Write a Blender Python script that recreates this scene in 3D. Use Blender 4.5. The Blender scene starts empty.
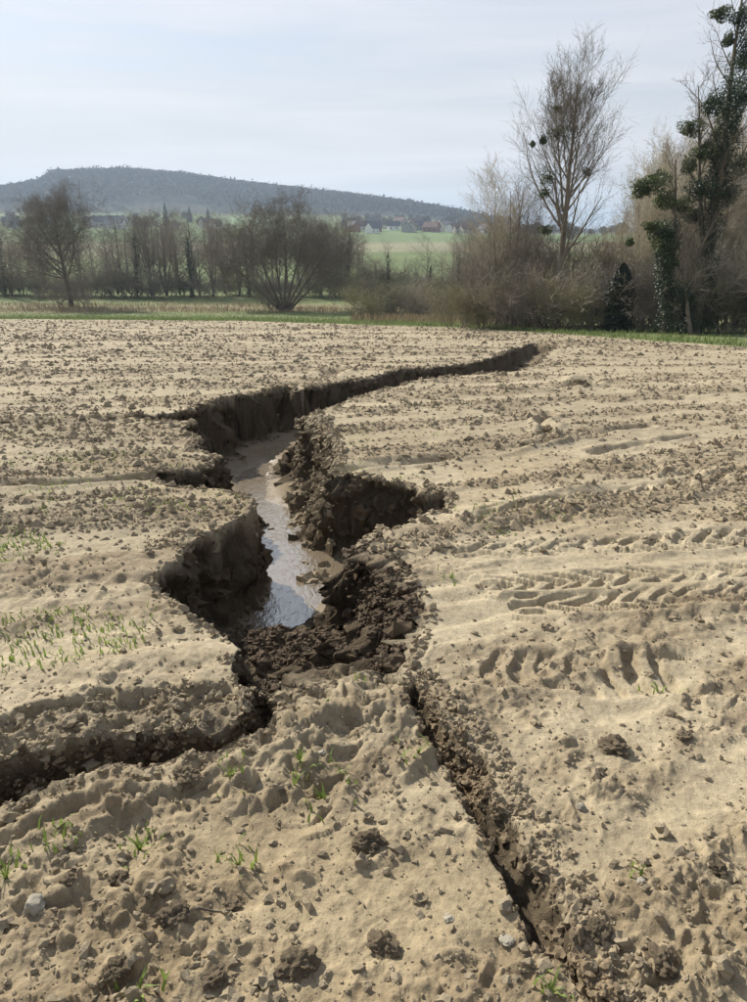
import bpy, math, random
import numpy as np
from mathutils import Vector, Matrix

# ------------------------------------------------------------------ camera, sky, sun, exposure
scene = bpy.context.scene
col = scene.collection
CAM_H, PITCH, FPX, SLOPE = 1.65, math.radians(20.2), 724.0, 0.083
cam_d = bpy.data.cameras.new('camera'); cam = bpy.data.objects.new('camera', cam_d); col.objects.link(cam)
cam.location = (0, 0, CAM_H); cam.rotation_euler = (math.pi/2 - PITCH, 0, 0)
cam_d.sensor_fit = 'VERTICAL'; cam_d.sensor_height = 36; cam_d.lens = FPX/1002*36
cam_d.clip_start = 0.05; cam_d.clip_end = 20000
scene.camera = cam

SUN_AZ, SUN_EL = math.radians(-40), math.radians(34)      # azimuth from +Y, negative = left
world = bpy.data.worlds.new('World'); scene.world = world; world.use_nodes = True
wn = world.node_tree; wn.nodes.clear()
def N(tree, t, **kw):
    n = tree.nodes.new(t)
    for k, v in kw.items(): setattr(n, k, v)
    return n
out = N(wn, 'ShaderNodeOutputWorld'); bg = N(wn, 'ShaderNodeBackground'); bg.inputs[1].default_value = 0.10
sky = N(wn, 'ShaderNodeTexSky', sky_type='NISHITA'); sky.sun_disc = False
sky.sun_elevation = SUN_EL; sky.sun_rotation = SUN_AZ; sky.dust_density = 0.5; sky.air_density = 1.0
tc = N(wn, 'ShaderNodeTexCoord')
mp = N(wn, 'ShaderNodeMapping'); mp.inputs['Rotation'].default_value = (0.25, 0.35, 0.5); mp.inputs['Scale'].default_value = (1.2, 2.6, 12)
nz = N(wn, 'ShaderNodeTexNoise'); nz.inputs['Scale'].default_value = 1.6; nz.inputs['Detail'].default_value = 6; nz.inputs['Roughness'].default_value = 0.55; nz.inputs['Distortion'].default_value = 0.6
# thin high cloud: a veil whose slant path thickens towards the horizon and which is brighter around the sun
SUN_VEC = (math.sin(SUN_AZ)*math.cos(SUN_EL), math.cos(SUN_AZ)*math.cos(SUN_EL), math.sin(SUN_EL))
def MATH(op, a, b=None):
    n = N(wn, 'ShaderNodeMath', operation=op)
    for i, v in enumerate((a, b)):
        if v is None: continue
        if isinstance(v, (int, float)): n.inputs[i].default_value = v
        else: wn.links.new(v, n.inputs[i])
    return n.outputs[0]
sx = N(wn, 'ShaderNodeSeparateXYZ'); nrm = N(wn, 'ShaderNodeVectorMath', operation='NORMALIZE'); dt = N(wn, 'ShaderNodeVectorMath', operation='DOT_PRODUCT'); dt.inputs[1].default_value = SUN_VEC
wn.links.new(tc.outputs['Generated'], nrm.inputs[0]); wn.links.new(nrm.outputs[0], sx.inputs[0]); wn.links.new(nrm.outputs[0], dt.inputs[0])
wn.links.new(tc.outputs['Generated'], mp.inputs[0]); wn.links.new(mp.outputs[0], nz.inputs['Vector'])
rp = N(wn, 'ShaderNodeMapRange'); rp.inputs[1].default_value = 0.32; rp.inputs[2].default_value = 0.70; rp.inputs[3].default_value = 0.20; rp.inputs[4].default_value = 0.46
wn.links.new(nz.outputs[0], rp.inputs[0])
elz = MATH('MAXIMUM', sx.outputs[2], 0.03)
fac = MATH('SUBTRACT', 1.0, MATH('EXPONENT', MATH('MULTIPLY', MATH('DIVIDE', rp.outputs[0], elz), -1.0)))
aur = MATH('MULTIPLY', MATH('POWER', MATH('MULTIPLY', MATH('ADD', dt.outputs['Value'], 1.0), 0.5), 16.0), 0.12)
bri = MATH('MULTIPLY', MATH('ADD', aur, 1.0), MATH('ADD', MATH('MULTIPLY', nz.outputs[0], 0.75), 0.59))
vc = N(wn, 'ShaderNodeVectorMath', operation='SCALE'); vc.inputs[0].default_value = (5.7, 5.62, 5.8); wn.links.new(bri, vc.inputs['Scale'])
mx = N(wn, 'ShaderNodeMix', data_type='RGBA'); wn.links.new(fac, mx.inputs[0]); wn.links.new(vc.outputs[0], mx.inputs[7])
wn.links.new(sky.outputs[0], mx.inputs[6]); wn.links.new(mx.outputs[2], bg.inputs[0]); wn.links.new(bg.outputs[0], out.inputs[0])

sun_d = bpy.data.lights.new('sun', 'SUN'); sun_d.energy = 5.0; sun_d.angle = math.radians(0.6); sun_d.color = (1, 0.95, 0.86)
sun = bpy.data.objects.new('sun', sun_d); col.objects.link(sun)
SUN_DIR = Vector((math.sin(SUN_AZ)*math.cos(SUN_EL), math.cos(SUN_AZ)*math.cos(SUN_EL), math.sin(SUN_EL)))
sun.rotation_euler = SUN_DIR.to_track_quat('Z', 'Y').to_euler(); sun.location = SUN_DIR*200
vs = scene.view_settings; vs.view_transform = 'Standard'; vs.look = 'None'; vs.exposure = 0.50; vs.gamma = 1; vs.use_curve_mapping = False
scene.cycles.volume_bounces = 0
scene.cycles.max_bounces = 6

# ------------------------------------------------------------------ helpers
SP, CP = math.sin(PITCH), math.cos(PITCH)
def ray(px, py):
    u, v = (px-373.5)/FPX, (py-501)/FPX
    return (u, CP - v*SP, -SP - v*CP)               # x, y, z for unit depth
def ground_px(px, py, depth=0.0):                    # where the pixel's ray meets the field plane lowered by depth
    dx, dy, dz = ray(px, py)
    t = (CAM_H + depth)/(-dz - SLOPE*dy)
    return (dx*t, dy*t)
def at_y(px, py, y):                                 # point on the pixel's ray at distance y
    dx, dy, dz = ray(px, py); t = y/dy
    return Vector((dx*t, y, CAM_H + dz*t))
def tag(o, label=None, cat=None, group=None, kind=None):
    if label: o['label'] = label
    if cat: o['category'] = cat
    if group: o['group'] = group
    if kind: o['kind'] = kind
    return o
def np_mesh(name, V, F, smooth=True):
    V = np.asarray(V, np.float32); F = np.asarray(F, np.int32)
    me = bpy.data.meshes.new(name); k = F.shape[1]
    me.vertices.add(len(V)); me.vertices.foreach_set('co', V.ravel())
    me.loops.add(F.size); me.loops.foreach_set('vertex_index', F.ravel())
    me.polygons.add(len(F)); me.polygons.foreach_set('loop_start', np.arange(0, F.size, k, dtype=np.int32))
    me.polygons.foreach_set('use_smooth', np.full(len(F), smooth))
    me.update(calc_edges=True); return me
def link(name, me, mat=None, parent=None):
    o = bpy.data.objects.new(name, me); col.objects.link(o)
    if mat and me and not me.materials: me.materials.append(mat)
    if parent: o.parent = parent
    return o
def empty(name, loc=(0, 0, 0), rz=0.0):
    o = bpy.data.objects.new(name, None); col.objects.link(o); o.location = loc; o.rotation_euler = (0, 0, rz); o.empty_display_size = 0.2
    return o
def copy_tree(root, loc, rz=0.0, sc=(1, 1, 1), label=None, group=None):
    r = root.copy(); col.objects.link(r); r.location = loc; r.rotation_euler = (0, 0, rz); r.scale = sc
    if label: r['label'] = label
    if group: r['group'] = group
    for ch in root.children:
        c = ch.copy(); col.objects.link(c); c.parent = r
        for g in ch.children:
            d = g.copy(); col.objects.link(d); d.parent = c
    return r

# numpy noise
def _h(ix, iy, iz, s):
    h = (ix.astype(np.uint32)*np.uint32(374761393) + iy.astype(np.uint32)*np.uint32(668265263)
         + iz.astype(np.uint32)*np.uint32(2147483647) + np.uint32((s*1274126177) & 0xffffffff))
    h = (h ^ (h >> np.uint32(13)))*np.uint32(1274126177)
    h = (h ^ (h >> np.uint32(16)))*np.uint32(2246822519)
    h ^= h >> np.uint32(15)
    return (h & np.uint32(0xffffff)).astype(np.float32)/np.float32(0xffffff)
def vn2(x, y, s=0):
    fx, fy = np.floor(x), np.floor(y); ix, iy = fx.astype(np.int64), fy.astype(np.int64)
    tx, ty = x-fx, y-fy; tx = tx*tx*tx*(tx*(tx*6-15)+10); ty = ty*ty*ty*(ty*(ty*6-15)+10)
    z = np.zeros_like(ix)
    a = _h(ix, iy, z, s); b = _h(ix+1, iy, z, s); c = _h(ix, iy+1, z, s); d = _h(ix+1, iy+1, z, s)
    return ((a+(b-a)*tx)*(1-ty) + (c+(d-c)*tx)*ty)*2-1
def vn3(x, y, zz, s=0):
    fz = np.floor(zz); iz = fz.astype(np.int64); tz = zz-fz; tz = tz*tz*(3-2*tz)
    fx, fy = np.floor(x), np.floor(y); ix, iy = fx.astype(np.int64), fy.astype(np.int64)
    tx, ty = x-fx, y-fy; tx = tx*tx*(3-2*tx); ty = ty*ty*(3-2*ty)
    r = []
    for k in (0, 1):
        a = _h(ix, iy, iz+k, s); b = _h(ix+1, iy, iz+k, s); c = _h(ix, iy+1, iz+k, s); d = _h(ix+1, iy+1, iz+k, s)
        r.append((a+(b-a)*tx)*(1-ty) + (c+(d-c)*tx)*ty)
    return (r[0]+(r[1]-r[0])*tz)*2-1
def fbm(x, y, o=4, s=0, g=0.5):
    r = 0; a = 1.0; t = 0
    for i in range(o):
        r = r + a*vn2(x*(0.8+0.0*i) - y*0.6, x*0.6 + y*0.8, s+i) if i % 2 else r + a*vn2(x, y, s+i)
        t += a; a *= g; x = x*2.03+17.3; y = y*2.03-9.1
    return r/t
def bumps(x, y, cell, s, prob):                      # rounded clods, max of hemispheres
    wx = x/cell + 0.22*vn2(x/cell*2.3, y/cell*2.3, s+50); wy = y/cell + 0.22*vn2(x/cell*2.3+7, y/cell*2.3-4, s+51)
    fx, fy = np.floor(wx), np.floor(wy); ix, iy = fx.astype(np.int64), fy.astype(np.int64); z = np.zeros_like(ix)
    best = np.zeros_like(x)
    for i in (-1, 0, 1):
        for j in (-1, 0, 1):
            jx, jy = ix+i, iy+j
            pr = _h(jx, jy, z, s+3); r = 0.22+0.42*_h(jx, jy, z, s+2)
            dx = wx-(jx+_h(jx, jy, z, s)); dy = wy-(jy+_h(jx, jy, z, s+1))
            q = np.maximum(0, 1-(dx*dx+dy*dy)/(r*r))
            best = np.maximum(best, np.where(pr < prob, r*np.sqrt(q), 0))
    return best*cell
def sstep(a, b, x):
    t = np.clip((x-a)/(b-a), 0, 1); return t*t*(3-2*t)
def sdf(x, y, poly):                                 # signed distance (positive inside) and unit gradient, near the polygon only
    P = np.array(poly, np.float64); Q = np.roll(P, -1, 0)
    best = np.full(x.shape, 1e9); gx = np.zeros_like(x); gy = np.zeros_like(x); ins = np.zeros(x.shape, bool)
    for (ax, ay), (bx_, by_) in zip(P, Q):
        ex, ey = bx_-ax, by_-ay; l2 = ex*ex+ey*ey+1e-12
        wx, wy = x-ax, y-ay; t = np.clip((wx*ex+wy*ey)/l2, 0, 1)
        dx, dy = wx-ex*t, wy-ey*t; d = dx*dx+dy*dy
        m = d < best; best = np.where(m, d, best); gx = np.where(m, dx, gx); gy = np.where(m, dy, gy)
        c = ((ay > y) != (by_ > y)) & (x < ex*(y-ay)/(ey if abs(ey) > 1e-9 else 1e-9)+ax)
        ins ^= c
    d = np.sqrt(best); sg = np.where(ins, 1.0, -1.0)
    return d*sg, gx/(d+1e-9)*sg, gy/(d+1e-9)*sg
def pline(x, y, pts):                                # distance to an open polyline, signed side, arc length
    best = np.full(x.shape, 1e9); side = np.zeros_like(x); arc = np.zeros_like(x); L = 0.0
    for (ax, ay), (bx_, by_) in zip(pts[:-1], pts[1:]):
        ex, ey = bx_-ax, by_-ay; l = math.hypot(ex, ey)
        wx, wy = x-ax, y-ay; t = np.clip((wx*ex+wy*ey)/(l*l), 0, 1)
        dx, dy = wx-ex*t, wy-ey*t; d = dx*dx+dy*dy; m = d < best
        best = np.where(m, d, best); side = np.where(m, (wx*ey-wy*ex)/l, side); arc = np.where(m, L+t*l, arc); L += l
    return np.sqrt(best), side, arc, L

# ------------------------------------------------------------------ materials
def mat(name, base=(0.5, 0.5, 0.5), rough=0.9, vary=0.25, nscale=20.0, bump=0.0, bscale=60.0, attr=None, spec=0.3, trans=0.0, objvar=0.0):
    m = bpy.data.materials.new(name); m.use_nodes = True; t = m.node_tree; b = t.nodes['Principled BSDF']
    b.inputs['Roughness'].default_value = rough; b.inputs['Specular IOR Level'].default_value = spec
    tcn = N(t, 'ShaderNodeTexCoord'); no = N(t, 'ShaderNodeTexNoise'); no.inputs['Scale'].default_value = nscale; no.inputs['Detail'].default_value = 5
    t.links.new(tcn.outputs['Object'], no.inputs['Vector'])
    mr = N(t, 'ShaderNodeMapRange'); mr.inputs[1].default_value = 0.25; mr.inputs[2].default_value = 0.75; mr.inputs[3].default_value = 1-vary; mr.inputs[4].default_value = 1+vary
    t.links.new(no.outputs[0], mr.inputs[0])
    mu = N(t, 'ShaderNodeMix', data_type='RGBA', blend_type='MULTIPLY'); mu.inputs[0].default_value = 1
    if attr:
        a = N(t, 'ShaderNodeAttribute'); a.attribute_name = attr; t.links.new(a.outputs['Color'], mu.inputs[6])
    else:
        mu.inputs[6].default_value = (*base, 1)
    src = mr.outputs[0]
    if objvar:
        oi = N(t, 'ShaderNodeObjectInfo'); mo = N(t, 'ShaderNodeMapRange'); mo.inputs[3].default_value = 1-objvar; mo.inputs[4].default_value = 1+objvar
        mm = N(t, 'ShaderNodeMath', operation='MULTIPLY'); t.links.new(oi.outputs['Random'], mo.inputs[0]); t.links.new(mo.outputs[0], mm.inputs[0]); t.links.new(src, mm.inputs[1]); src = mm.outputs[0]
    t.links.new(src, mu.inputs[7]); t.links.new(mu.outputs[2], b.inputs['Base Color'])
    if bump:
        n2 = N(t, 'ShaderNodeTexNoise'); n2.inputs['Scale'].default_value = bscale; n2.inputs['Detail'].default_value = 6; n2.inputs['Roughness'].default_value = 0.65
        bp = N(t, 'ShaderNodeBump'); bp.inputs['Strength'].default_value = 1.0; bp.inputs['Distance'].default_value = bump
        t.links.new(tcn.outputs['Object'], n2.inputs['Vector']); t.links.new(n2.outputs[0], bp.inputs['Height']); t.links.new(bp.outputs[0], b.inputs['Normal'])
    if trans:
        b.inputs['Transmission Weight'].default_value = 0
        ad = N(t, 'ShaderNodeMixShader'); ad.inputs[0].default_value = trans; tl = N(t, 'ShaderNodeBsdfTranslucent')
        t.links.new(mu.outputs[2], tl.inputs[0]); o = t.nodes['Material Output']
        t.links.new(b.outputs[0], ad.inputs[1]); t.links.new(tl.outputs[0], ad.inputs[2]); t.links.new(ad.outputs[0], o.inputs[0])
    return m
M = {}
M['soil'] = mat('soil', attr='Col', vary=0.24, nscale=30, bump=0.007, bscale=60, rough=0.95, spec=0.15)
_t = M['soil'].node_tree; _b = _t.nodes['Principled BSDF']
_a = N(_t, 'ShaderNodeAttribute'); _a.attribute_name = 'wet'
_m = N(_t, 'ShaderNodeMapRange'); _m.inputs[3].default_value = 0.95; _m.inputs[4].default_value = 0.30
_t.links.new(_a.outputs['Fac'], _m.inputs[0]); _t.links.new(_m.outputs[0], _b.inputs['Roughness'])
_n = N(_t, 'ShaderNodeTexNoise'); _n.inputs['Scale'].default_value = 16; _n.inputs['Detail'].default_value = 7; _n.inputs['Roughness'].default_value = 0.7
_c = [n for n in _t.nodes if n.bl_idname == 'ShaderNodeTexCoord'][0]; _t.links.new(_c.outputs['Object'], _n.inputs['Vector'])
_r = N(_t, 'ShaderNodeAttribute'); _r.attribute_name = 'raw'
_q = N(_t, 'ShaderNodeMath', operation='MULTIPLY'); _t.links.new(_n.outputs[0], _q.inputs[0]); _t.links.new(_r.outputs['Fac'], _q.inputs[1])
_s = N(_t, 'ShaderNodeTexNoise'); _s.inputs['Scale'].default_value = 260; _s.inputs['Detail'].default_value = 3; _t.links.new(_c.outputs['Object'], _s.inputs['Vector'])
_sr = N(_t, 'ShaderNodeMapRange'); _sr.inputs[1].default_value = 0.30; _sr.inputs[2].default_value = 0.70; _sr.inputs[3].default_value = 0.82; _sr.inputs[4].default_value = 1.18; _t.links.new(_s.outputs[0], _sr.inputs[0])
_mu = [n for n in _t.nodes if n.bl_idname == 'ShaderNodeMix'][0]; _m2 = N(_t, 'ShaderNodeMix', data_type='RGBA', blend_type='MULTIPLY'); _m2.inputs[0].default_value = 1
_t.links.new(_mu.outputs[2], _m2.inputs[6]); _t.links.new(_sr.outputs[0], _m2.inputs[7]); _t.links.new(_m2.outputs[2], _b.inputs['Base Color'])
_bp = [n for n in _t.nodes if n.bl_idname == 'ShaderNodeBump'][0]
_b2 = N(_t, 'ShaderNodeBump'); _b2.inputs['Distance'].default_value = 0.07; _t.links.new(_q.outputs[0], _b2.inputs['Height']); _t.links.new(_b2.outputs[0], _bp.inputs['Normal'])
M['land'] = mat('land', attr='Col', vary=0.2, nscale=0.35, rough=1.0, spec=0.1)
M['clod'] = mat('clod', (0.21, 0.165, 0.108), vary=0.35, nscale=45, bump=0.004, bscale=120, rough=1, spec=0.1, objvar=0.2)
M['clod_dry'] = mat('clod_dry', (0.285, 0.232, 0.155), vary=0.25, nscale=30, bump=0.004, bscale=120, rough=1, spec=0.1)
M['clod_moist'] = mat('clod_moist', (0.105, 0.076, 0.048), vary=0.45, nscale=14, bump=0.004, bscale=120, rough=0.9, spec=0.2)
M['stone'] = mat('stone', (0.31, 0.275, 0.21), vary=0.2, nscale=60, bump=0.001, bscale=150, rough=0.85, objvar=0.2)
M['blade'] = mat('blade', (0.21, 0.28, 0.06), vary=0.35, nscale=3, rough=0.6, trans=0.35)
M['meadow_blade'] = mat('meadow_blade', (0.16, 0.205, 0.068), vary=0.4, nscale=0.4, rough=0.8, trans=0.3)
M['dry_blade'] = mat('dry_blade', (0.26, 0.20, 0.12), vary=0.35, nscale=0.5, rough=0.9, trans=0.2)
M['bark'] = mat('bark', (0.15, 0.125, 0.095), vary=0.35, nscale=3, rough=0.95, objvar=0.2)
M['twig'] = mat('twig', (0.25, 0.21, 0.165), vary=0.3, nscale=0.6, rough=0.9, objvar=0.25)
M['poplar'] = mat('poplar_bark', (0.21, 0.18, 0.14), vary=0.3, nscale=1.2, rough=0.9)
M['meadow_twig'] = mat('meadow_twig', (0.20, 0.17, 0.13), vary=0.3, nscale=0.6, rough=0.9)
M['pale_twig'] = mat('pale_twig', (0.46, 0.41, 0.31), vary=0.35, nscale=0.7, rough=0.9, objvar=0.2)
M['brown_twig'] = mat('brown_twig', (0.24, 0.212, 0.162), vary=0.4, nscale=0.9, rough=0.9, objvar=0.3)
M['olive_twig'] = mat('olive_twig', (0.22, 0.205, 0.11), vary=0.4, nscale=0.9, rough=0.9, objvar=0.3)
M['ivy'] = mat('ivy_leaf', (0.036, 0.058, 0.022), vary=0.5, nscale=1.5, rough=0.5, trans=0.15)
M['mistletoe'] = mat('mistletoe', (0.085, 0.105, 0.034), vary=0.4, nscale=1.5, rough=0.6, trans=0.25)
M['holly'] = mat('evergreen', (0.034, 0.046, 0.020), vary=0.5, nscale=1.5, rough=0.5, trans=0.1)
M['wood'] = mat('far_wood', (0.038, 0.037, 0.037), vary=0.45, nscale=0.03, rough=1.0)
M['conifer'] = mat('conifer', (0.02, 0.035, 0.022), vary=0.4, nscale=0.4, rough=0.9)
M['fartree'] = mat('far_tree', (0.12, 0.105, 0.08), vary=0.4, nscale=0.15, rough=1.0, objvar=0.3)
# ------------------------------------------------------------------ land form
def ridge_el(u):                                      # top of the wooded hill, photo pixel row by column
    xs = [-2000, -400, 0, 40, 70, 85, 150, 200, 250, 300, 350, 400, 450, 480, 540, 620, 747, 1200]
    ys = [204, 198, 192, 190, 184, 175, 171, 174, 181, 187, 193, 200, 209, 216, 224, 228, 229, 230]
    return np.interp(u, xs, ys)
def land_z(x, y):
    r = np.sqrt(x*x+y*y)+1e-6
    yy = np.where(y > 0, y, y*1.0)
    near = np.where(yy < 70, -SLOPE*yy, 0)
    t = np.clip((yy-70)/45, 0, 1)
    near = np.where(yy >= 70, -SLOPE*70 - 45*SLOPE*(t - t*t/2), near)      # -7.68 at 115 m
    ang = np.where(y > 0.02*r, x/np.maximum(y, 0.02*r), np.sign(x)*50)
    u = 373.5 + FPX*ang*0.985
    top = ridge_el(u)
    el = PITCH - np.arctan((501-top)/FPX)
    el = np.arctan((501-top)/FPX) - PITCH                                   # elevation of the crown tops
    crest = CAM_H + 1500*np.tan(el) - 13
    base = np.interp(r, [0, 115, 200, 450, 600, 700, 800, 1000, 1150], [-7.7, -7.7, -7.3, -4, 1.5, 6, 11, 20, 27])
    fac = np.clip((crest-6)/45, 0.12, 1)
    base = np.where(base > 0, base*fac, base)
    up = np.where(r < 1150, base, base + (crest-base)*np.sin(np.clip((r-1150)/350, 0, 1)*math.pi/2))
    up = np.where(r > 1500, crest - (crest-18)*sstep(1500, 2600, r) + np.clip((r-2600)/3400, 0, 1)*26, up)
    k = sstep(105, 135, r)*(y > 0)
    z = near*(1-k) + up*k
    z = np.where(y <= 0, -SLOPE*np.maximum(y, -300)*1.0, z)
    return np.where((y <= 0) & (r > 115), np.minimum(z, 12.0), z)

# ------------------------------------------------------------------ the field: a fine ground mesh, denser towards the viewer
rows = [0.75]
while rows[-1] < 125:
    y = rows[-1]
    rows.append(y*(1 + (0.0045 if y < 8 else 0.0045 + 0.0085*min(1, (y-8)/25))))
rows = np.array(rows); NR = len(rows)
uin = np.linspace(-0.57, 0.57, 740); uout = 0.60 + (np.linspace(0, 1, 61)[1:]**1.6)*0.75
ucol = np.concatenate([-uout[::-1], uin, uout]); NC = len(ucol)
def fan_w(y): return 0.94*y + 0.345*(CAM_H + SLOPE*y) + 0.12
X = (ucol[None, :]*fan_w(rows)[:, None]).ravel().astype(np.float64); Y = np.repeat(rows, NC).astype(np.float64)
print('field verts', NR, NC, NR*NC)

G = lambda pts, d=0.0: [ground_px(px, py, d) for px, py in pts]
MAIN = G([(562,345),(535,343),(512,348),(500,355),(470,363),(440,367),(400,370),(370,376),(340,383),(315,386),(300,388),(285,385),(262,391),(248,396),
          (212,399),(210,406),(190,411),(160,414),(128,419),(150,422),(195,422),(184,431),(195,438),(192,449),(218,458),(213,464),(190,470),(155,475),
          (157,483),(165,488),(200,490),(228,490),(245,498),(255,507),(230,522),(206,535),(183,545),(180,558),(165,568),(150,580),(160,595),(175,604),(190,615),
          (205,628),(226,640),(242,645),(236,658),(233,672),(240,690),(256,703),(290,705),(312,696),(330,690),(352,683),(385,685),(402,690),(400,668),(418,648),
          (430,620),(414,588),(394,562),(375,550),(352,549),(385,532),(410,522),(440,510),(449,496),(430,490),(400,483),(360,476),(334,473),
          (337,455),(333,440),(318,424),(300,417),(320,411),(345,402),(370,393),(400,385),(430,378),(450,376),(480,374),(510,371),(535,365),(545,355)])
WATER = G([(236,468),(243,488),(250,505),(256,530),(263,555),(272,575),(268,600),(245,636),(300,640),(311,620),(322,600),(338,582),(347,565),(326,548),(312,545),
           (306,520),(294,503),(268,495),(262,482),(270,468),(268,452),(242,461)], 0.80)
TRENCH = G([(-90,782),(-40,766),(0,752),(40,742),(100,729),(150,722),(200,726),(230,721),(243,706),(245,690),(290,700),(288,716),(272,738),(240,752),(200,760),(160,765),
            (100,778),(60,791),(0,816),(-90,850)])
STEP = G([(-80,745),(-30,728),(0,716),(60,702),(100,694),(150,687),(200,685),(240,690),(252,706),(246,735),(210,752),(150,760),(100,772),(0,800),(-80,835)])
RILL = G([(396,688),(404,700),(410,720),(424,742),(445,768),(460,792),(470,815),(486,846),(505,880),(520,912),(532,938),(548,950),(560,965),(575,985),(585,1010),(600,1060),
          (640,1060),(622,1010),(604,985),(590,962),(580,945),(570,922),(556,900),(548,872),(528,850),(514,830),(498,805),(492,780),(478,755),(456,738),(440,715),(430,695),(415,682)])
MW = [((500,352),.5),((350,380),.4),((250,394),.35),((170,415),.25),((192,440),.3),((160,478),.2),((230,490),.2),((250,507),.10),((200,538),.12),((150,580),.12),((200,625),.15),
      ((240,650),.14),((238,690),.14),((300,703),1.2),((350,685),1.5),((395,688),1.2),((415,650),.8),((428,620),.75),((405,580),.75),((370,552),.55),((350,549),.25),((400,525),.3),
      ((448,498),.16),((400,483),.14),((345,475),.18),((336,455),.38),((320,425),.42),((300,417),.45),((345,402),.4),((480,374),.5)]
MWp = [(ground_px(*p), w) for p, w in MW]
def width_field(x, y):
    s = 0; t = 0
    for (px, py), w in MWp:
        k = 1/(((x-px)**2+(y-py)**2)+0.01)**1.6; s = s+k*w; t = t+k
    return s/t
def gully_depth(y):
    return np.interp(y, [2.5, 2.75, 3.1, 3.7, 4.5, 7, 9, 11, 14, 18, 24, 27, 30], [.22, .34, .55, .72, .78, .82, .9, .98, .95, .9, .75, .6, .4])
PROF_T = [0, .05, .13, .3, .55, .8, 1.0, 1.6, 3]; PROF_S = [0, .03, .17, .46, .74, .90, .96, 1.0, 1.0]

def warp(x, y, a=1.0):                                # crumbly rims
    k = a*np.clip(y/5, .35, 2.0)
    return (x + k*(.045*vn2(x*5/np.sqrt(k), y*5/np.sqrt(k), 11)),
            y + k*(.045*vn2(x*5/np.sqrt(k)+9, y*5/np.sqrt(k), 14)))
# slide vertices towards the walls so that the scarps are finely divided
def slide(X, Y, poly, B, c0):
    bb = np.array(poly); m = (X > bb[:, 0].min()-1) & (X < bb[:, 0].max()+1) & (Y > bb[:, 1].min()-1) & (Y < bb[:, 1].max()+1)
    x, y = X[m], Y[m]; wx, wy = warp(x, y)
    d, gx, gy = sdf(wx, wy, poly)
    e = d-c0; q = np.abs(e)/B
    e2 = np.where(q < 1, e*(0.22+0.78*q**1.5), e)
    X[m] = x + gx*(e2-e); Y[m] = y + gy*(e2-e)
slide(X, Y, MAIN, 0.28, 0.03)
slide(X, Y, TRENCH, 0.12, 0.03)
slide(X, Y, RILL, 0.05, 0.01)

mask_main = (Y < 31)
def inbox(poly, pad=0.5):
    b = np.array(poly); return (X > b[:, 0].min()-pad) & (X < b[:, 0].max()+pad) & (Y > b[:, 1].min()-pad) & (Y < b[:, 1].max()+pad)

# tillage direction: rows run across the slope, rising to the right
sl = np.where(X > 0, 0.55, 0.30)*np.clip(1.4-Y/18, 0.12, 1) 
sl = 0.42*np.clip(1.35-Y/20, 0.12, 1) + 0.12*np.tanh(X)*np.clip(1.35-Y/20, 0.12, 1)
Vc = Y - sl*X
ROWN = fbm(Vc*1.7 + 0.25*vn2(X*.4, Y*.4, 3), X*0.10, 3, 21)
lod = np.maximum(0.0048*Y, 0.004)                      # about the mesh spacing
def keep(size): return np.clip(size/lod/2.2-0.6, 0, 1)
rough = sstep(-0.25, 0.35, fbm(X*0.9, Y*0.9, 4, 31)*0.65 + ROWN*1.1 - 0.02)      # 0 smooth silt crust, 1 cloddy tilth
rough = np.clip(rough, 0.08, 1)
Z = land_z(X, Y)
H = 0.030*ROWN*sstep(0.8, 3, Y) + 0.035*fbm(X*.8, Y*.8, 3, 41) + 0.016*fbm(X*3.1, Y*3.1, 3, 45)
def billow(wl, seed, o=2):
    x_ = X/wl + .35*vn2(X/wl*.7, Y/wl*.7, seed+7); y_ = Y/wl + .35*vn2(X/wl*.7+9, Y/wl*.7, seed+8)
    a_ = np.abs(vn2(x_*.8-y_*.6, x_*.6+y_*.8, seed)); b_ = np.abs(vn2(x_*2.1+5, y_*2.1, seed+1))
    return 1-(a_*.7+b_*.3)*2.0
# rougher, trodden ground on the left block and the spur
NEARR = np.maximum(np.exp(-((X+.75)**2/.5+(Y-2.65)**2/.10)), np.exp(-((X+.05)**2/.12+(Y-2.35)**2/.10)))
NEARR = np.maximum(NEARR, .8*np.exp(-((X+.85)**2/.25+(Y-1.5)**2/.12)))
rough = np.clip(rough + .8*NEARR, 0, 1)
FINE = fbm(Vc*8 + .5*vn2(X*1.3, Y*1.3, 330), X*.7, 3, 331); H += keep(.08)*.016*FINE*sstep(1.5, 4, Y)
patchy = lambda f, sd: .25+.75*sstep(-.25, .45, fbm(X*f, Y*f, 2, sd))
H += keep(.12)*.015*fbm(X*9, Y*9, 3, 49)*(.4+rough)
H += keep(.10)*.020*np.maximum(-.4, billow(.17, 301))*rough*patchy(2.2, 311)
H += keep(.05)*.019*np.maximum(-.4, billow(.075, 303))*(.12+rough)*patchy(3.7, 313)
H += keep(.025)*.0095*np.maximum(-.4, billow(.034, 305))*(.25+rough)*patchy(6.1, 315)
H += keep(.014)*.0045*billow(.016, 307)*(.5+rough)
for cell, pr, am, sd in ((.22, .22, .38, 60), (.11, .30, .70, 64), (.055, .32, .85, 68)):
    q_ = bumps(X, Y, cell, sd, pr); H += keep(cell*.5)*am*q_*rough*(.45+.55*sstep(-.3, .4, vn2(X*1.3+sd, Y*1.3, sd)))*(.75+.5*vn2(X/cell*4, Y/cell*4, sd+9))

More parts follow.
